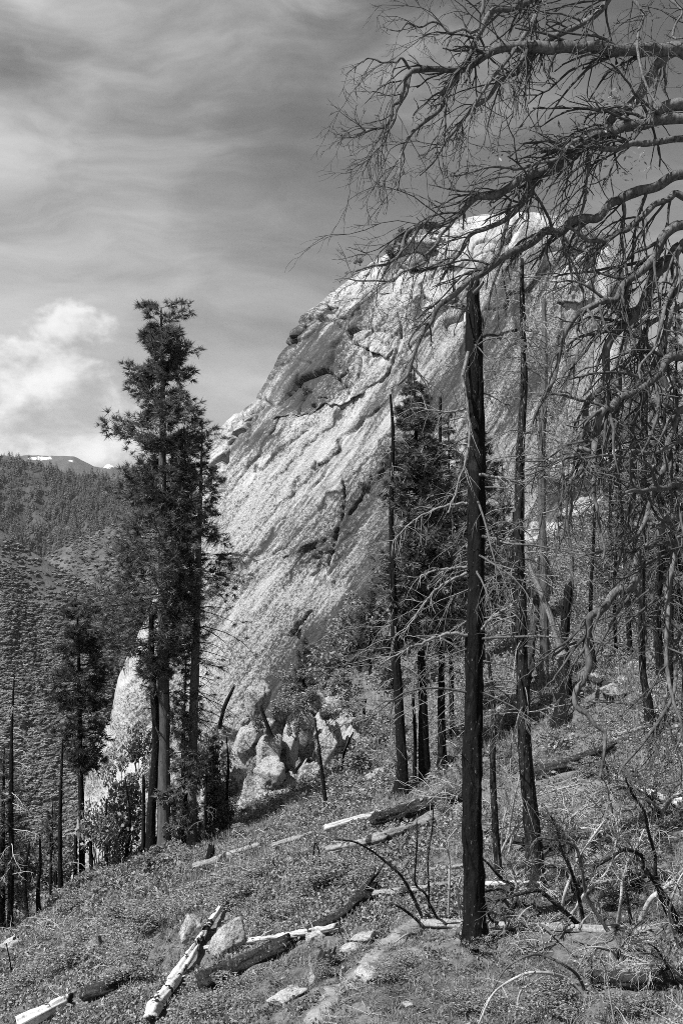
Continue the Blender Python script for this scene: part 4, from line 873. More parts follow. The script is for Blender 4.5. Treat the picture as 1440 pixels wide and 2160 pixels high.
dead_shrub('dead shrub crowding the lower right edge', [([(1440,1992),(1426,2000),(1416,2028),(1414,2059)], 6, PW), ([(1430,1990),(1410,1930),(1425,1870),(1440,1840)], 7, PW), ([(1440,1930),(1400,1950),(1360,1990)], 5, OL)], 39, 4)
dead_shrub('thin grey dead shrub at the bottom left of the slope', [([(30,2070),(22,2030),(14,1990)], 3, CH), ([(60,2010),(90,1985),(120,1980)], 3, CH)], 40, 3)
for i, (bx, by, n_, ln, lb) in enumerate([(1185,1775,5,110,'spreading dead shrub right of the leaning snag foot'), (1395,1730,6,130,'spreading dead shrub above the bent stems at right'), (1300,2020,5,90,'spreading dead shrub in front of the fallen trunk'), (1415,2070,5,100,'spreading dead shrub in the lower right corner'),
                                     (1085,1905,5,90,'spreading dead shrub just right of the thickest trunk'), (1340,1850,6,110,'spreading dead shrub behind the wide charred stump'), (1210,1880,5,100,'spreading dead shrub among the criss-crossing stems')]):
    rg = rng(2600 + i); st_ = []
    for k in range(n_):
        a0 = -pi / 2 + rg.uniform(-1., 1.); p = np.array([bx + rg.uniform(-12, 12), by + rg.uniform(-4, 4)]); pl = [tuple(p)]; turn = rg.uniform(.15, .45) * np.sign(a0 + pi / 2)
        for j in range(5): p = p + ln / 5 * rg.uniform(.8, 1.2) * np.array([math.cos(a0), math.sin(a0)]); a0 += turn + rg.normal(0, .15); pl.append(tuple(p))
        st_.append((pl, rg.uniform(5, 9), [PW, PW, OL, CH][k % 4]))
    dead_shrub(lb, st_, 60 + i, 6, tw_len=.55)
# tangles of fine pale twigs lying over the brush
DB = [(690,1745,120,60),(600,1760,110,50),(760,1710,90,60),(540,1790,90,40),(130,1960,110,50),(300,1900,120,50),(330,1990,110,50),(190,2080,120,50),(1110,1990,90,60),(880,2100,120,40),(560,1990,130,40),(860,1880,110,40),(1390,1760,90,120),(1200,1740,90,70),(960,1700,70,90),(1060,1620,60,80),(990,1580,60,60),(240,1840,100,50),(420,1850,110,50),(1330,2050,120,50)]
DBL = ['above the dark log by the outcrop','below the outcrop beside the long pale log','at the foot of the black tapering snag','around the burnt stump by the long log','under the lone pointed snag','below the long pale log at left','left of the pale boulders','near the charred chunk at bottom left','at the foot of the thickest trunk','beside the trail at the bottom','over the big dark log','behind the fallen pale trunk','at the right edge above the bent stems','between leaning snag and white log','left of the thickest trunk, mid slope','behind the thickest trunk','below the tall dark fir','below the tall pines','left of the forked charred log','above the bottom right log']
for i, (a, b_, w_, h_) in enumerate(DB):
    rg = rng(1200 + i); c = base_at(a, b_, 40); s = c[1] / FPX; n = 26
    root = thing('dead_brush', c, 'tangle of fine dry pale twigs ' + DBL[i], 'brush', 'tangles of dry twigs')
    x = rg.uniform(-.5, .5, n) * w_ * s; y = rg.normal(0, .35, n) * w_ * s
    S = np.c_[x, y, ground(c[0] + x, c[1] + y) - c[2]]
    L = h_ * s * rg.uniform(.5, 1.5, n)
    B = grow(S, np.c_[rg.normal(0, .8, (n, 2)), rg.uniform(.3, 1.4, n)], L, 10, rg, -.16, .16)
    tb = Tubes(); q = .0011 * c[1] ** .9 * .5; tb.add(B, np.full((n, 1), q) * np.linspace(1.2, .5, 10), 4)
    i2 = np.repeat(np.arange(n), 4); S2, T2 = along(B, i2, rg.uniform(.2, 1, len(i2)))
    tb.add(grow(S2, side_dir(T2, rg, .9), L[i2] * .35, 6, rg, -.1, .2), np.full((len(i2), 6), q * .5), 3)
    tag(link('twig_spray', tb.mesh('twig_spray', [M['pale_wood' if i % 3 else 'dead_twig']]), root), kind='stuff')

# ------------------------------------------------------------------ fallen logs and stumps
CLEAR = []
def log(label, pl, w0, w1, mat, seed, lift=.6, name='fallen_log', depth=None, stubs=0, broken=True, group='fallen logs', sag=True):
    pts = [base_at(a, b_, 40) for a, b_ in pl]
    n = len(pts); d = np.array([p[1] for p in pts]); R = np.linspace(w0, w1, n) / 2 * d.mean() / FPX
    if n == 2: pts = [pts[0], (pts[0] + pts[1]) / 2, pts[1]]; R = np.array([R[0], R.mean(), R[1]])
    P = np.array(pts); P[:, 2] += R * (lift + .55) + .04; CLEAR.append((P[:, :2].copy(), float(R.max()))); c = P[0].copy(); rg = rng(seed)
    o = link(name, trunk_mesh(name, P - c, R, M[mat], 26, 80, seed + 700, .45 if broken else False, .2, 0, .3), None, c)
    tag(o, label, 'log', group)
    for i in range(stubs):
        t = rg.uniform(.15, .9); q = (P[0] * (1 - t) + P[-1] * t) - c
        B = grow(q[None], np.array([[rg.normal(0, .5), rg.normal(0, .5), 1.]]), np.array([R.mean() * rg.uniform(3, 7)]), 5, rg, -.05, .15)
        link('branch_stub', Tubes().add(B, np.linspace(.3, .12, 5)[None] * R.mean(), 6).mesh('branch_stub', [M[mat]]), o)
    return o
log('white peeled log with black scorch patches, bottom left', [(318,2165),(372,2080),(425,1990),(476,1906)], 29, 11, 'white_log', 1, .9)
log('big charred log lying below the thin pale one', [(425,2100),(500,2060),(600,2010)], 44, 30, 'dark_log', 2, .5)
log('thin pale log propped over the big charred log', [(432,2012),(520,2000),(620,1988),(705,1975)], 9, 15, 'pale_wood', 3, 1.6, stubs=4)
log('charred log with torn end beside the leafy bush', [(650,1985),(720,1950),(775,1905)], 22, 34, 'dark_log', 4, .7, stubs=3)
log('pale log cut off at the bottom left corner', [(40,2190),(90,2160),(140,2132)], 34, 26, 'white_log', 5, .8)
log('charred chunk of log near the bottom left corner', [(178,2120),(215,2105),(262,2086)], 30, 24, 'dark_log', 6, .8)
log('short grey log, lowest piece of the long broken line below the pines', [(308,1874),(368,1850)], 14, 16, 'grey_log', 7, .8)
log('long grey log beside the burnt stump', [(408,1842),(470,1820),(545,1794)], 16, 13, 'grey_log', 8, .8)
log('grey log half sunk in brush, right of the burnt stump', [(575,1790),(660,1765)], 10, 11, 'grey_log', 9, .5)
log('pale grey log at the upper right end of the long broken line', [(686,1760),(740,1742),(802,1726)], 15, 12, 'pale_wood', 10, .8)
log('dark split log left of the thickest trunk', [(786,1748),(880,1720),(982,1688)], 24, 28, 'dark_log', 11, .6)
log('grey log with dark underside in the middle of the slope', [(690,1806),(800,1782),(905,1752)], 16, 26, 'grey_log', 12, .6)
log('thin grey branch lying above the middle log', [(660,1830),(780,1795),(880,1762)], 5, 7, 'dead_grey', 13, .8)
log('charred log with raised root end below the burnt stump', [(520,1865),(560,1850),(608,1840)], 14, 12, 'dark_log', 14, .7, stubs=2)
log('pale fallen trunk lying across behind the thickest snag', [(885,1955),(960,1958),(1060,1962),(1200,1966),(1365,1972)], 22, 16, 'grey_log', 15, -.1, stubs=5)
log('thin grey log behind the fallen pale trunk', [(770,1900),(870,1886),(950,1872)], 14, 10, 'grey_log', 16, .7)
log('large dark log at the bottom right edge', [(1250,2085),(1340,2090),(1460,2086)], 34, 40, 'dark_log', 17, .5)
log('white log lying on the right slope', [(1278,1640),(1350,1680),(1436,1712)], 12, 20, 'white_log', 18, .8)
log('charred log across the slope right of the leaning snag', [(1118,1650),(1200,1625),(1285,1592)], 24, 20, 'dark_log', 19, .6)
log('dark log behind the leaning snag base', [(1040,1770),(1120,1790),(1200,1800)], 18, 16, 'dark_log', 20, .5)
log('dark broken log right of the short jagged snag', [(1232,1440),(1262,1448),(1290,1458)], 14, 12, 'dark_log', 21, .7)
log('short pale log next to the leaning snag foot', [(1020,1875),(1080,1872),(1120,1866)], 12, 10, 'pale_wood', 22, .6)
log('grey log at the right edge, mid slope', [(1390,1890),(1440,1870),(1480,1850)], 16, 20, 'grey_log', 23, .7)
log('fallen dark trunk far up at the foot of the dome', [(1110,1165),(1150,1155),(1195,1140)], 13, 10, 'dark_log', 24, .7)
log('thin bent branch lying in front of the fallen pale trunk', [(1204,1990),(1235,2000),(1270,2008),(1322,2010),(1372,2016)], 7, 9, 'oak_limb', 25, 1.2)
log('pale branch lying from the thickest trunk toward the arching shrub', [(1058,1930),(1127,1956),(1150,1970),(1180,1996),(1214,2028)], 8, 5, 'oak_limb', 26, 2.)
log('grey log on the bare slope right of the trail', [(905,1842),(950,1838),(982,1832)], 8, 8, 'grey_log', 27, .7)
log('thin grey log on the right slope below the snags', [(1280,1560),(1340,1545),(1400,1520)], 7, 6, 'grey_log', 28, .7)
def stump(label, a, b_, w_, h_, mat, seed):
    c = base_at(a, b_, 40); s = c[1] / FPX
    o = link('stump', trunk_mesh('stump', np.array([[0, 0, -.1], [0, 0, h_ * s * .5], [.02, 0, h_ * s]]), np.array([.62, .52, .48]) * w_ * s, M[mat], 18, 24, seed, .22, .2, .25, .25), None, c)
    return tag(o, label, 'stump', 'burnt stumps')
stump('wide charred stump with pale top at right', 1330, 1885, 38, 26, 'char', 1)
stump('pointed black stump above the long grey log', 445, 1822, 18, 34, 'char', 2)
stump('broad burnt stump below the thin pale log', 692, 2050, 40, 26, 'char_grey', 3)
stump('small pointed black stump at far left', 34, 1998, 12, 18, 'char', 4)
stump('small burnt stump behind the dark split log', 846, 1662, 26, 20, 'char', 5)
stump('low charred stump on the right slope by the white rocks', 1180, 1530, 34, 22, 'char', 6)

# ------------------------------------------------------------------ boulders
import bmesh
_ico = {}
def ico(n):
    if n not in _ico:
        bm = bmesh.new(); bmesh.ops.create_icosphere(bm, subdivisions=n, radius=1); bm.verts.ensure_lookup_table()
        _ico[n] = (np.array([v.co[:] for v in bm.verts]), np.array([[v.index for v in f.verts] for f in bm.faces])); bm.free()
    return _ico[n]
def rock_mesh(name, size, seed, mat, sub=4, cuts=14, rough=.05):
    V, F = ico(sub); rg = rng(seed); ax = np.linalg.qr(rg.normal(0, .45, (3, 3)) + np.eye(3))[0]; n = np.r_[ax, -ax, unit(rg.normal(0, 1, (5, 3)))]; n = unit(n + rg.normal(0, .17, n.shape)); d = np.r_[rg.uniform(.55, .80, 6), rg.uniform(.72, 1., 5)]
    dots = V @ n.T; r = np.where(dots > .05, d[None] / np.maximum(dots, .05), 9).min(1); r = np.minimum(r, 1.3)
    r = r * (1 + rough * fbm(V[:, 0] * 3 + seed, V[:, 1] * 3, V[:, 2] * 3, 4, seed)) + rough * .5 * fbm(V[:, 0] * 11, V[:, 1] * 11 + seed, V[:, 2] * 11, 2, seed)
    r = r * (1 - .16 * np.clip(1 - np.abs(vnoise(V[:, 0] * 2.2 + seed, V[:, 1] * 2.2, V[:, 2] * .7, seed + 9)) * 6, 0, 1))      # joints
    return mesh_np(name, V * r[:, None] * np.asarray(size), None, F, mat, smooth=False)
def boulder(label, a, b_, w_, h_, seed, mat='rock_near', depth=None, group='pale boulders on the slope', rot=0., sink=.5, sub=4, fallback=70., thick=.8):
    """w_, h_: size in the picture; centre of the rock at (a, b_)"""
    c = base_at(a, b_ + h_ * sink, fallback) if depth is None else P3(a, b_ + h_ * sink, depth)
    c = c * ((c[1] + .0) / c[1]); s = c[1] / FPX; ctr = P3(a, b_, c[1])
    o = link('boulder', rock_mesh('boulder', (w_ / 2 * s * 1.3, w_ / 2 * s * thick * 1.3, h_ / 2 * s * 1.3), seed, M[mat], sub), None, ctr)
    o.rotation_euler = (0, rot, 0)
    return tag(o, label, 'boulder', group)
for i, (lb, a, b_, w_, h_, rt) in enumerate([
  ('pale boulder just left of the white peeled log', 402, 1962, 38, 58, .5), ('blocky pale boulder right of the white peeled log', 480, 1982, 46, 70, .45), ('small white boulder against the charred log', 662, 1978, 34, 24, -.3),
  ('pale boulder on the right bank of the trail', 768, 2052, 50, 28, -.6), ('low pale rock left of the trail at the bottom', 602, 2100, 64, 22, -.3), ('rock on the left bank of the trail below the stump', 735, 2000, 34, 20, -.4),
  ('flat rock beside the upper trail', 770, 1975, 40, 16, -.3), ('pale rock half buried among brush left of centre', 200, 1995, 26, 40, .5), ('long low rock at the left crest of the slope', 30, 1990, 46, 18, -.3), ('small flat rock among brush at far left', 92, 1950, 40, 14, -.3),
  ('pale rock under the stump beside the trail', 660, 2065, 18, 34, 0.), ('white rock below the leaning snag', 1080, 1842, 24, 14, 0), ('small white stone on the bare slope', 858, 1820, 14, 8, 0), ('round white boulder on the right slope', 1292, 1455, 44, 28, -.1),
  ('smaller pale rock above the round white boulder', 1310, 1435, 26, 16, 0), ('pale rock behind the charred snag on the right slope', 1345, 1410, 40, 30, 0), ('rock left of the round white boulder', 1250, 1430, 24, 16, 0), ('pale slab beside the dark split log', 800, 1640, 50, 24, -.2),
  ('small pale rock at the foot of the dark fir', 880, 1652, 16, 10, 0), ('rock at the foot of the slim dark snag', 945, 1600, 18, 12, 0), ('pale rock high on the right slope', 1160, 1350, 24, 18, 0), ('rock on the slope under the leaning pole', 1210, 1365, 30, 18, 0),
  ('white rock near the dome foot, right of the leaning snag', 1125, 1260, 30, 18, 0), ('dull rock left of the short jagged snag', 1060, 1500, 36, 24, 0), ('broad flat rock left of the round white boulder group', 1190, 1560, 24, 10, 0), ('pale rock on the right slope under the oak twigs', 1400, 1360, 36, 22, 0),
  ('small grey rock beside the white log on the right', 1260, 1700, 16, 10, 0), ('white stone right of the wide charred stump', 1405, 1790, 12, 8, 0), ('small pale rock at the bottom centre', 860, 2120, 26, 12, 0), ('low rock left of the pines', 60, 2010, 20, 12, 0)]):
    boulder(lb, a, b_, w_, h_, 50 + i, 'rock_near' if b_ > 1700 else 'boulder', rot=rt)
OC = [('tall pale slab at the top left of the outcrop', 545, 1478, 44, 84, 82, .3), ('square block near the middle of the outcrop', 568, 1582, 56, 60, 76, .1), ('rounded boulder wedged under the square block', 568, 1630, 66, 52, 74.5, .1),
  ('upright block right of the square block', 612, 1570, 40, 86, 77, .15), ('tall cracked pillar in the outcrop', 640, 1545, 40, 96, 79, .2), ('broad ledge block at the upper right of the outcrop', 728, 1502, 100, 50, 86, -.2), ('tall light pillar at the right of the outcrop', 685, 1592, 52, 110, 78, .25),
  ('slanted block right of the light pillar', 735, 1585, 60, 90, 80, .5), ('long slanting slab on the left side of the outcrop', 512, 1600, 54, 170, 78, .5), ('white slab at the foot of the outcrop', 596, 1692, 66, 60, 71, -.5), ('pale slab low on the left of the outcrop', 447, 1702, 40, 80, 73, .45),
  ('grey slab low in the outcrop beside the white one', 530, 1690, 56, 80, 72.5, .3), ('leaning slab behind the leaning black pole', 592, 1512, 34, 50, 84, .3), ('rock face below the thicket at the top of the outcrop', 655, 1490, 56, 50, 86, .2), ('block under the right ledge of the outcrop', 770, 1545, 50, 60, 82, .2),
  ('flat-topped rock right of the outcrop', 800, 1500, 56, 34, 84, -.1), ('low grey rock at the right end of the outcrop', 790, 1600, 50, 40, 70, -.2), ('dark-seamed block in the lower outcrop', 655, 1650, 56, 60, 73, .2), ('left shoulder slab of the outcrop', 486, 1665, 46, 90, 75, .4),
  ('pale rock between dome and outcrop', 500, 1530, 50, 70, 84, .5), ('small block on top of the outcrop', 690, 1440, 40, 30, 90, .2), ('rock among bushes above the outcrop', 740, 1460, 44, 30, 90, .1), ('rounded pale rock above the right ledge', 800, 1440, 50, 36, 92, 0.), ('lowest rock of the outcrop, beside the bare sapling', 500, 1730, 50, 46, 70, .3)]
for i, (lb, a, b_, w_, h_, d, rt) in enumerate(OC):
    boulder(lb, a, b_, w_ * .95, h_ * 1.05, 150 + i, 'boulder', depth=d, group='granite blocks of the outcrop', rot=rt, sub=4, thick=1.0)
def OCL(a, b_): return ('upper' if b_ < 1520 else 'middle' if b_ < 1600 else 'lower') + ' ' + ('left' if a < 540 else 'central' if a < 660 else 'right')
ORD = 'leftmost second third fourth fifth sixth seventh eighth ninth tenth eleventh twelfth thirteenth fourteenth fifteenth sixteenth seventeenth eighteenth nineteenth twentieth'.split(); blk = {}
rg = rng(77)
for i in range(64):
    a = rg.uniform(440, 800); b_ = 1700 - (a - 440) * .55 + rg.uniform(-90, 95)
    blk.setdefault(OCL(a, b_), []).append((a, 0)); blk[OCL(a, b_)][-1] = (a, boulder('x', a, b_, rg.uniform(18, 44), rg.uniform(30, 84), 300 + i, 'boulder', depth=90 - (b_ - 1400) * .058 + rg.uniform(0, 3), group='granite blocks of the outcrop', rot=rg.uniform(0, .6), sub=4, thick=1.))
for k_, v_ in blk.items():
    for i, (a, o_) in enumerate(sorted(v_, key=lambda q: q[0])): o_['label'] = ('only' if len(v_) == 1 else ORD[i] + ('' if i == 0 else ' from left')) + ' of the small angular blocks in the ' + k_ + ' part of the outcrop'
for i, (a, b_, w_, h_, d, lb) in enumerate([(1180,1010,90,70,135,'broad pale slab on the upper slope behind the slim grey snag'),(1240,1080,80,60,125,'pale rock behind the forked oak limb'),(1150,1130,80,60,120,'pale slab above the leaning grey pole'),(1300,980,70,60,138,'pale slab high on the right hillside'),(1210,1190,70,44,105,'pale ledge on the slope right of the slim grey snag'),(1330,1120,60,44,115,'pale rock among twigs on the right hillside'),(1100,1200,60,50,110,'pale ledge left of the slim grey snag')]):
    boulder(lb, a, b_, w_, h_, 240 + i, 'boulder', depth=d, group='pale rocks on the upper slope', rot=-.2, thick=1.)
boulder('dark shoulder block jutting from the top right of the dome', 1272, 585, 60, 110, 190, 'boulder', depth=186, group='blocks perched on the dome', rot=-.1)
boulder('long boulder overhanging the left edge of the dome', 640, 708, 24, 60, 191, 'boulder', depth=203, group='blocks perched on the dome', rot=.65)
boulder('thin flake high on the left edge of the dome', 736, 606, 16, 38, 192, 'boulder', depth=202, group='blocks perched on the dome', rot=1.0)
for i, (a, b_, w_, h_, lb) in enumerate([(880,528,90,44,'wide cap block at the top left of the dome'),(945,515,60,40,'tall cap block near the top of the dome'),(900,555,80,26,'low block below the wide cap block'),(1010,520,70,30,'block on the dome top behind the thickest snag'),(1100,525,80,32,'block on the dome top behind the leaning snag')]):
    boulder(lb, a, b_, w_, h_, 194 + i, 'boulder', depth=188 + i, group='blocks perched on the dome', rot=-.3)

# ------------------------------------------------------------------ leafy bushes
def bush_mesh(name, n, seed, leafm, ls=.05, lumps=7, stems=8):
    """unit bush: about 1 m wide, 1 m high"""
    rg = rng(seed); lc = np.c_[rg.normal(0, .24, (lumps, 2)), rg.uniform(.3, .8, lumps)]; lr = rg.uniform(.14, .28, lumps)
    k = rg.integers(0, lumps, n); v = unit(rg.normal(0, 1, (n, 3))) * (rg.uniform(.2, 1, n) ** .5)[:, None]
    C = lc[k] + v * lr[k][:, None]; C[:, 2] = np.abs(C[:, 2])
    V, Q = leaf_cards(C, ls, rg, .5, .6)
    S = np.c_[rg.normal(0, .05, (stems, 2)), np.full(stems, -.05)]; tgt = lc[rg.integers(0, lumps, stems)]
    B = grow(S, tgt - S + rg.normal(0, .05, (stems, 3)), np.linalg.norm(tgt - S, axis=1), 6, rg, 0, .12)
    st = Tubes().add(B, np.full((stems, 1), .014) * np.linspace(1, .4, 6), 4).mesh(name + '_stem', [M['dead_twig']])
    return mesh_np(name, V, Q, None, M[leafm], smooth=False), st
BM = [bush_mesh('foliage', 1500, 70 + i, 'oak_leaf', .035) for i in range(4)] + [bush_mesh('foliage', 2600, 80 + i, 'mat_leaf2', .024, 12) for i in range(3)] + [bush_mesh('foliage', 1500, 90 + i, 'fir', .04) for i in range(2)]
def bush(label, a, b_, w_, h_, v, group, depth=None, fallback=70., name='leafy_bush'):
    c = base_at(a, b_, fallback) if depth is None else P3(a, b_, depth); s = c[1] / FPX; root = thing(name, c, label, 'bush', group)
    root.rotation_euler = (0, 0, (a * 7.3) % 6.28); root.scale = (w_ * s * 1.15, w_ * s * 1.15, h_ * s)
    link('foliage', BM[v][0], root); link('stem', BM[v][1], root)
LB = 'leafy oak bush '
for i, (a, b_, w_, h_, v, d, lb) in enumerate([
  (690,1440,90,120,0,None,'at the centre of the thicket below the dome'),(740,1400,100,130,1,None,'right of the thicket centre, under the dome face'),(800,1380,110,130,2,None,'behind the black tapering snag'),(650,1470,80,80,3,None,'at the left end of the thicket'),(760,1330,90,100,0,None,'highest in the thicket, against the pale rock'),
  (840,1330,100,110,1,None,'behind the tall dark fir, left side'),(930,1320,110,120,2,None,'behind the tall dark fir, right side'),(720,1470,80,70,3,None,'low in the thicket above the outcrop ledge'),(830,1450,100,90,0,None,'right of the outcrop top'),(900,1450,100,90,1,None,'between the dark fir trunks'),(980,1380,110,100,2,None,'left of the thickest trunk, by the dome foot'),
  (620,1490,60,70,7,None,'dark, clinging to the outcrop crest'),(590,1500,40,60,8,None,'small and dark in an outcrop cleft'),(625,1560,30,60,7,76,'growing from a crack in the outcrop'),(700,1680,80,60,0,None,'below the outcrop on the right'),(760,1640,90,70,1,None,'left of the black tapering snag base'),
  (800,1560,80,60,2,None,'right of the slanted outcrop block'),(460,1640,60,100,7,None,'between thin pine and outcrop'),(440,1745,70,60,3,None,'at the foot of the thinner pine'),(520,1775,80,30,0,None,'in front of the bare sapling'),
  (230,1790,110,200,0,None,'tall, left of the tallest pine'),(270,1780,90,170,1,None,'tall, close to the left of the tallest pine'),(205,1800,80,150,2,None,'tall, right of the small pine'),(250,1700,70,130,3,75,'behind the bushes left of the tallest pine'),(290,1640,60,120,7,76,'dark, against the dome left of the pines'),(370,1790,70,130,0,None,'between the pine trunks'),(440,1700,70,170,8,73,'dark and tall, right of the thinner pine'),
  (140,1850,80,120,1,None,'under the small pine'),(100,1880,80,110,2,None,'behind the lone pointed snag'),(50,1900,90,130,8,None,'dark, by the left edge snags'),(340,1830,90,60,3,None,'in front of the tall pines'),(410,1830,80,40,5,None,'beside the burnt stump'),
  (600,1470,70,60,3,86,'on the upper left rim of the outcrop'),(665,1440,80,90,1,93,'above the outcrop, against the white face'),(715,1400,90,100,2,98,'climbing the rock edge, second step up'),(770,1370,100,110,0,102,'climbing the rock edge, third step up'),(815,1320,90,110,3,108,'climbing the rock edge, fourth step up'),(860,1290,100,110,1,112,'topmost of the thicket climbing the rock edge'),(545,1545,36,40,8,75,'dark tuft above the square block'),(600,1530,60,60,2,78,'spilling between the upper outcrop blocks'),(640,1500,70,70,0,84,'on the crest above the cracked pillar'),(480,1640,50,70,3,74,'at the left foot of the long slanting slab'),(690,1530,50,40,7,76.5,'tuft on the light pillar'),(745,1510,60,40,2,80,'on the right ledge of the outcrop'),
  (320,1700,60,120,1,74,'behind the black broken trunk'),(360,1560,60,120,0,80,'against the dome between the pines')]):
    bush(LB + lb, a, b_, w_, h_, v, 'oak bushes at the foot of the dome and pines', d)
LB = 'low manzanita bush '
for i, (a, b_, w_, h_, v, lb) in enumerate([
  (700,1880,130,70,4,'under the pair of short black sticks'),(650,1900,110,60,5,'left of the charred log with torn end'),(740,1870,90,50,6,'right of the short black sticks'),(520,1900,120,50,5,'right of the white log tip'),(450,1880,100,44,6,'above the white log tip'),(330,1960,120,50,4,'left of the pale boulders'),(240,1960,120,50,5,'mid slope at left'),(300,2060,120,60,6,'left of the white peeled log'),
  (160,2040,130,50,4,'above the charred chunk'),(560,1960,110,50,5,'right of the blocky pale boulder'),(700,2060,60,40,6,'left of the trail by the rocks'),(1010,2010,60,36,5,'at the foot of the thickest trunk'),(1180,2140,130,60,6,'under the arching pale stems'),(1000,2140,120,40,4,'at the bottom right of the trail'),(1340,2140,130,44,5,'below the bottom right log'),(860,2060,100,36,6,'right of the trail'),
  (940,1720,50,30,4,'beside the dark split log end'),(1160,1500,60,40,5,'at the flared base of the jagged snag'),(1100,1540,70,60,6,'right of the leaning snag, mid slope'),(1060,1560,70,70,4,'behind the thickest trunk, mid slope'),(1250,1640,90,40,5,'by the charred log on the right'),(880,1600,90,60,6,'around the dark fir foot'),(960,1560,80,70,4,'right of the slim dark snag'),(1010,1500,80,70,5,'left behind the thickest trunk'),
  (60,2110,120,50,6,'in the bottom left corner'),(480,2130,130,40,4,'right of the white peeled log at the bottom'),(1290,1900,90,50,5,'around the wide charred stump'),(1120,1960,90,40,6,'along the fallen pale trunk'),(150,1930,100,46,4,'below the lone pointed snag')]):
    bush(LB + lb, a, b_, w_, h_, v, 'manzanita bushes on the slope', None, 30., 'manzanita_bush')
LB = 'small dark bush '
for i, (a, b_, w_, h_, d, lb) in enumerate([(825,548,44,34,187,'on the left shoulder of the dome top'),(850,520,40,40,186,'on the dome beside the wide cap block'),(905,495,30,22,186,'on the very top of the dome'),(645,838,24,26,160,'in the hollow under the dome overhang'),(760,560,20,16,188,'on the upper left edge of the dome'),(557,852,8,20,190,'at the end of the left dome ledge'),(1180,520,40,26,186,'on the dome top behind the oak limbs')]):
    bush(LB + lb, a, b_, w_, h_, 7 + i % 2, 'bushes growing on the dome', d)
# ------------------------------------------------------------------ ground cover: too many plants to count, instanced on points
def scatter(name, label, pts, scl, rotz, variant, sources, mats_ignored=None, tilt=None):
    n = len(pts); me = bpy.data.meshes.new(name); me.vertices.add(n); me.vertices.foreach_set('co', np.asarray(pts, np.float32).ravel())
    for k, a in (('s', scl), ('r', rotz), ('v', variant)):
        at = me.attributes.new(k, 'FLOAT', 'POINT'); at.data.foreach_set('value', np.asarray(a, np.float32))
    o = link(name, me); tag(o, label, kind='stuff')
    ng = bpy.data.node_groups.new(name, 'GeometryNodeTree'); ng.interface.new_socket('Geometry', in_out='INPUT', socket_type='NodeSocketGeometry'); ng.interface.new_socket('Geometry', in_out='OUTPUT', socket_type='NodeSocketGeometry')
    N = ng.nodes; Lk = ng.links; gi = N.new('NodeGroupInput'); go = N.new('NodeGroupOutput'); jn = N.new('GeometryNodeJoinGeometry')
    def at(nm): q = N.new('GeometryNodeInputNamedAttribute'); q.data_type = 'FLOAT'; q.inputs['Name'].default_value = nm; return q.outputs['Attribute']
    cr = N.new('ShaderNodeCombineXYZ'); Lk.new(at('r'), cr.inputs[2]); cs = N.new('ShaderNodeCombineXYZ'); sa = at('s')
    for i in range(3): Lk.new(sa, cs.inputs[i])
    va = at('v')
    for i, src in enumerate(sources):
        oi = N.new('GeometryNodeObjectInfo'); oi.inputs['Object'].default_value = src; oi.inputs['As Instance'].default_value = True
        cmp = N.new('FunctionNodeCompare'); cmp.data_type = 'FLOAT'; cmp.operation = 'EQUAL'; cmp.inputs['B'].default_value = float(i); cmp.inputs['Epsilon'].default_value = .1; Lk.new(va, cmp.inputs['A'])
        ip = N.new('GeometryNodeInstanceOnPoints'); Lk.new(gi.outputs[0], ip.inputs['Points']); Lk.new(cmp.outputs['Result'], ip.inputs['Selection']); Lk.new(oi.outputs['Geometry'], ip.inputs['Instance'])
        Lk.new(cr.outputs[0], ip.inputs['Rotation']); Lk.new(cs.outputs[0], ip.inputs['Scale']); Lk.new(ip.outputs[0], jn.inputs[0])
    Lk.new(jn.outputs[0], go.inputs[0]); md = o.modifiers.new('scatter', 'NODES'); md.node_group = ng
    return o
def src(name, me): return bpy.data.objects.new(name, me)
def tuft_mat(n, rad, h, ls, mat, seed, upb=.7, asp=.6):
    rg = rng(seed); r = rad * np.sqrt(rg.uniform(0, 1, n)); a = rg.uniform(0, 2 * pi, n); z = h * (1 - (r / rad) ** 2 * .6) * rg.uniform(.2, 1, n)
    V, Q = leaf_cards(np.c_[r * np.cos(a), r * np.sin(a), z], ls, rg, upb, asp); return mesh_np('tuft', V, Q, None, M[mat], smooth=False)
def tuft_grass(n, h, mat, seed, lean=.5, wd=.006):
    rg = rng(seed); S = np.c_[rg.normal(0, .05, (n, 2)), np.zeros(n)]
    P = grow(S, np.c_[rg.normal(0, lean, (n, 2)), np.ones(n)], h * rg.uniform(.5, 1.1, n), 4, rg, -.18, .06)
    sd = unit(np.c_[rg.normal(0, 1, (n, 2)), np.zeros(n)])[:, None] * wd * np.linspace(1, .15, 4)[None, :, None]
    V = np.stack([P - sd, P + sd], 2).reshape(n, -1, 3); q = np.array([[0, 1, 3, 2], [2, 3, 5, 4], [4, 5, 7, 6]])
    return mesh_np('tuft', V.reshape(-1, 3), (q[None] + (np.arange(n) * 8)[:, None, None]).reshape(-1, 4), None, M[mat], smooth=False)
def sticks(n, L, mat, seed, r=.006):
    rg = rng(seed); S = np.c_[rg.normal(0, .18, (n, 2)), np.full(n, .03)]
    P = grow(S, np.c_[rg.normal(0, 1, (n, 2)), rg.normal(.1, .2, n)], L * rg.uniform(.4, 1.2, n), 5, rg, -.03, .15)
    return Tubes().add(P, np.full((n, 5), r) * np.linspace(1, .5, 5), 4).mesh('tuft', [M[mat]])
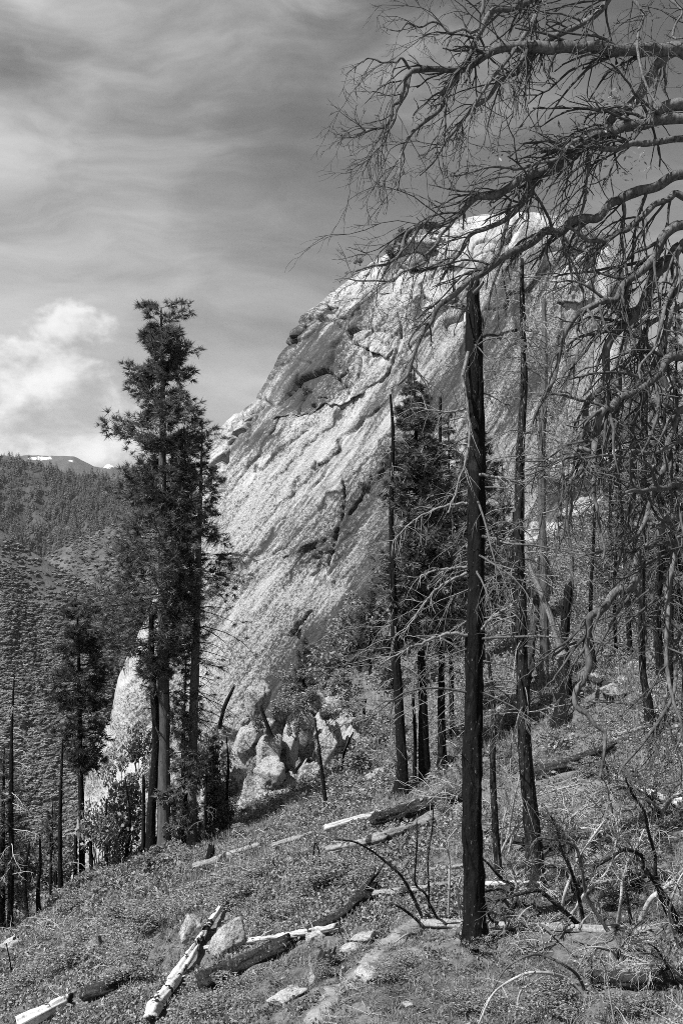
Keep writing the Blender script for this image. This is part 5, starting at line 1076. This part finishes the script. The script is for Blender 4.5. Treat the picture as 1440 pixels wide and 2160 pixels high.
SRC = [src('clover_tuft', tuft_mat(46, .20, .13, .030, 'mat_leaf', 1)), src('clover_tuft', tuft_mat(50, .22, .16, .026, 'mat_leaf', 2)),
       src('leafy_tuft', tuft_mat(52, .26, .30, .040, 'mat_leaf2', 3, .4)), src('grass_tuft', tuft_grass(26, .26, 'grass', 4)), src('grass_tuft', tuft_grass(22, .18, 'grass', 5, .8)),
       src('stick_litter', sticks(5, .5, 'pale_wood', 6)), src('stick_litter', sticks(6, .35, 'dead_twig', 7, .005)), src('dark_litter', tuft_mat(26, .22, .05, .03, 'char_grey', 8, .8))]
rg = rng(4242)
def ground_points(n, y0, y1, pw=1.5):
    y = y0 + (y1 - y0) * rg.uniform(0, 1, n) ** pw; x = rg.uniform(-1, 1, n) * (y * .42 + 3.); return x, y
x, y = ground_points(62000, 13.5, 62, 1.55)
dtrail = np.full(len(x), 9.)
for q in TR[::2]: dtrail = np.minimum(dtrail, np.hypot(x - q[0], y - q[1]))
p1, p2, p3 = fbm(x * .25, y * .25, octv=3, seed=31), fbm(x * .5 + 9, y * .5, octv=3, seed=33), fbm(x * .18, y * .18 + 4, octv=3, seed=37)
bare = sstep(-.1, .4, 1.8 * p3 + .35 * sstep(2, 9, x) * sstep(24, 34, y) + .35 * np.exp(-(((x - 1.5) / 4) ** 2 + ((y - 32) / 7) ** 2)))
u = rg.uniform(0, 1, len(x)); var = np.where(p1 > .05, 0, 1).astype(float)
var = np.where((p2 > .25) & (u < .75), 2, var); var = np.where(u > .86, 3, var)
gr = rg.uniform(0, 1, len(x)) < bare * .92; var = np.where(gr, rg.choice([3, 4, 4, 6, 7], len(x)), var)
lit = rg.uniform(0, 1, len(x)) < .035; var = np.where(lit, rg.choice([5, 6], len(x)), var)
keep = (dtrail > .10 + .16 * rg.uniform(0, 1, len(x))) & ~((bare > .5) & (rg.uniform(0, 1, len(x)) < .45))
for cp, cr in CLEAR:                           # nothing grows through the fallen logs
    for a_, b_ in zip(cp[:-1], cp[1:]):
        e = b_ - a_; t_ = np.clip(((x - a_[0]) * e[0] + (y - a_[1]) * e[1]) / (e @ e), 0, 1); dd = np.hypot(x - a_[0] - t_ * e[0], y - a_[1] - t_ * e[1])
        front = (y < a_[1] + t_ * e[1])
        keep &= dd > np.where(front, cr * 1.3 + .22, cr * .8)
x, y, var = x[keep], y[keep], var[keep]
z = ground(x, y) - .015; sc_s = rg.uniform(.6, 1.5, len(x)) * np.clip(y / 26, .85, 1.9)
scatter('undergrowth', 'low leafy ground cover, dry grass and twig litter over the slope', np.c_[x, y, z], sc_s, rg.uniform(0, 6.28, len(x)), var, SRC)
# upper slopes, farther away
x, y = ground_points(16000, 58, 150, 1.3); x = np.where(x < -8, -x, x)
var = rg.choice([2, 2, 3, 4, 7], len(x)).astype(float); z = ground(x, y)
scatter('slope_brush', 'sparse brush and grass on the upper right slope', np.c_[x, y, z], rg.uniform(1., 2.6, len(x)) * np.clip(y / 60, 1, 2), rg.uniform(0, 6.28, len(x)), var, SRC)
# left flank below the crest
# ------------------------------------------------------------------ far slopes: brush and forest
def on_sheet(R, n, px_lo, px_hi, s_lo, s_hi):
    X, Y, Z, s = R; s = s[:, 0]; r0 = np.searchsorted(s, s_lo); r1 = np.searchsorted(s, s_hi) - 2
    colpx = X[r0] / (Y[r0]) * FPX + 720; c0 = np.searchsorted(colpx, px_lo); c1 = np.searchsorted(colpx, px_hi)
    a = rg.uniform(r0, r1, n); b_ = rg.uniform(c0, c1, n); i, j = a.astype(int), b_.astype(int); f, g = a - i, b_ - j
    def bl(A): return A[i, j] * (1 - f) * (1 - g) + A[i + 1, j] * f * (1 - g) + A[i, j + 1] * (1 - f) * g + A[i + 1, j + 1] * f * g
    return np.c_[bl(X), bl(Y), bl(Z)]
def blob(seed, mat, sub=2, zs=.4):
    V, F = ico(sub); r = 1 + .35 * fbm(V[:, 0] * 2 + seed, V[:, 1] * 2, V[:, 2] * 2, 3, seed)
    # break the surface up into many small facing leaves so that it catches light unevenly
    V = V * r[:, None] * [1, 1, zs]; c = V[F].mean(1, keepdims=True); W_ = c + (V[F] - c) * 1.25 + rng(seed).normal(0, .12, (len(F), 1, 3))
    return mesh_np('bush', W_.reshape(-1, 3), None, np.arange(len(F) * 3).reshape(-1, 3), M[mat], smooth=False)
def cone_tree(seed, mat):
    rg2 = rng(seed); n = 90; z = rg2.uniform(0, 1, n) ** 1.2; a = rg2.uniform(0, 6.28, n); r = .20 * (1 - z) + .02
    C = np.c_[r * np.cos(a) * .6, r * np.sin(a) * .6, z]; d = np.c_[np.cos(a), np.sin(a), np.full(n, -.6)] * (r * .9 + .03)[:, None]; sdv = np.c_[-np.sin(a), np.cos(a), np.zeros(n)] * (.06 * (1 - z) + .015)[:, None]
    V = np.stack([C + [0, 0, .04], C + d - sdv, C + d + sdv], 1).reshape(-1, 3); return mesh_np('tree', V, None, np.arange(3 * n).reshape(-1, 3), M[mat], smooth=False)
BL = [src('far_bush', blob(1, 'far_leaf')), src('far_bush', blob(2, 'far_leaf')), src('far_bush', blob(3, 'far_tree'))]
BL2 = [src('far_bush', blob(5, 'far_leaf2', 1)), src('far_bush', blob(6, 'far_leaf2', 1))]
CT = [src('far_tree', cone_tree(1, 'far_tree')), src('far_tree', cone_tree(2, 'far_tree'))]
def far(name, label, R, n, lo, hi, s0, s1, size, S, dens=.2, dscale=40.):
    p = on_sheet(R, n, lo, hi, s0, s1); k = fbm((p[:, 0] + .5 * p[:, 1]) / dscale, (p[:, 1] - 1.2 * p[:, 0]) / dscale * .22, octv=4, seed=6) > rg.uniform(-1, 1, n) * .8 - dens; p = p[k]
    scatter(name, label, p, size * (.4 + 1.6 * rg.uniform(0, 1, len(p)) ** 3), rg.uniform(0, 6.28, len(p)), rg.integers(0, len(S), len(p)).astype(float), S)
far('hillside_brush', 'dense brush covering the near hillside across the valley', RA, 90000, -150, 480, 0., .98, 1.3, BL, .5)
far('spur_brush', 'brush covering the left spur', RB1, 40000, -150, 320, -.03, .98, 2.0, BL2, .4, 60)
far('grassy_spur_brush', 'sparse brush on the pale spur', RB2, 50000, -150, 500, -.03, .98, 2.6, BL2, .3, 60)
far('ridge_forest', 'conifer forest covering the ridge across the valley', RB, 40000, -200, 560, -.04, .95, 14., CT, .8, 120)

# ------------------------------------------------------------------ the air: thin even haze round the whole place
hm, ht, ho = new_mat('thin_haze'); pv = ht.node('ShaderNodeVolumePrincipled'); pv.inputs['Color'].default_value = (.9, .9, .9, 1); pv.inputs['Density'].default_value = 2.2e-5; pv.inputs['Anisotropy'].default_value = .2
ht.l.new(pv.outputs[0], ho.inputs['Volume'])
x0, x1, y0, y1, z0, z1 = -24000, 24000, -2600, 22000, -902, 620
HV = [(x, y, z) for z in (z0, z1) for y in (y0, y1) for x in (x0, x1)]
tag(link('haze', mesh_np('haze', HV, [(0, 2, 3, 1), (4, 5, 7, 6), (0, 1, 5, 4), (2, 6, 7, 3), (0, 4, 6, 2), (1, 3, 7, 5)], None, hm, smooth=False)), 'thin pale haze in the valley air', kind='stuff')
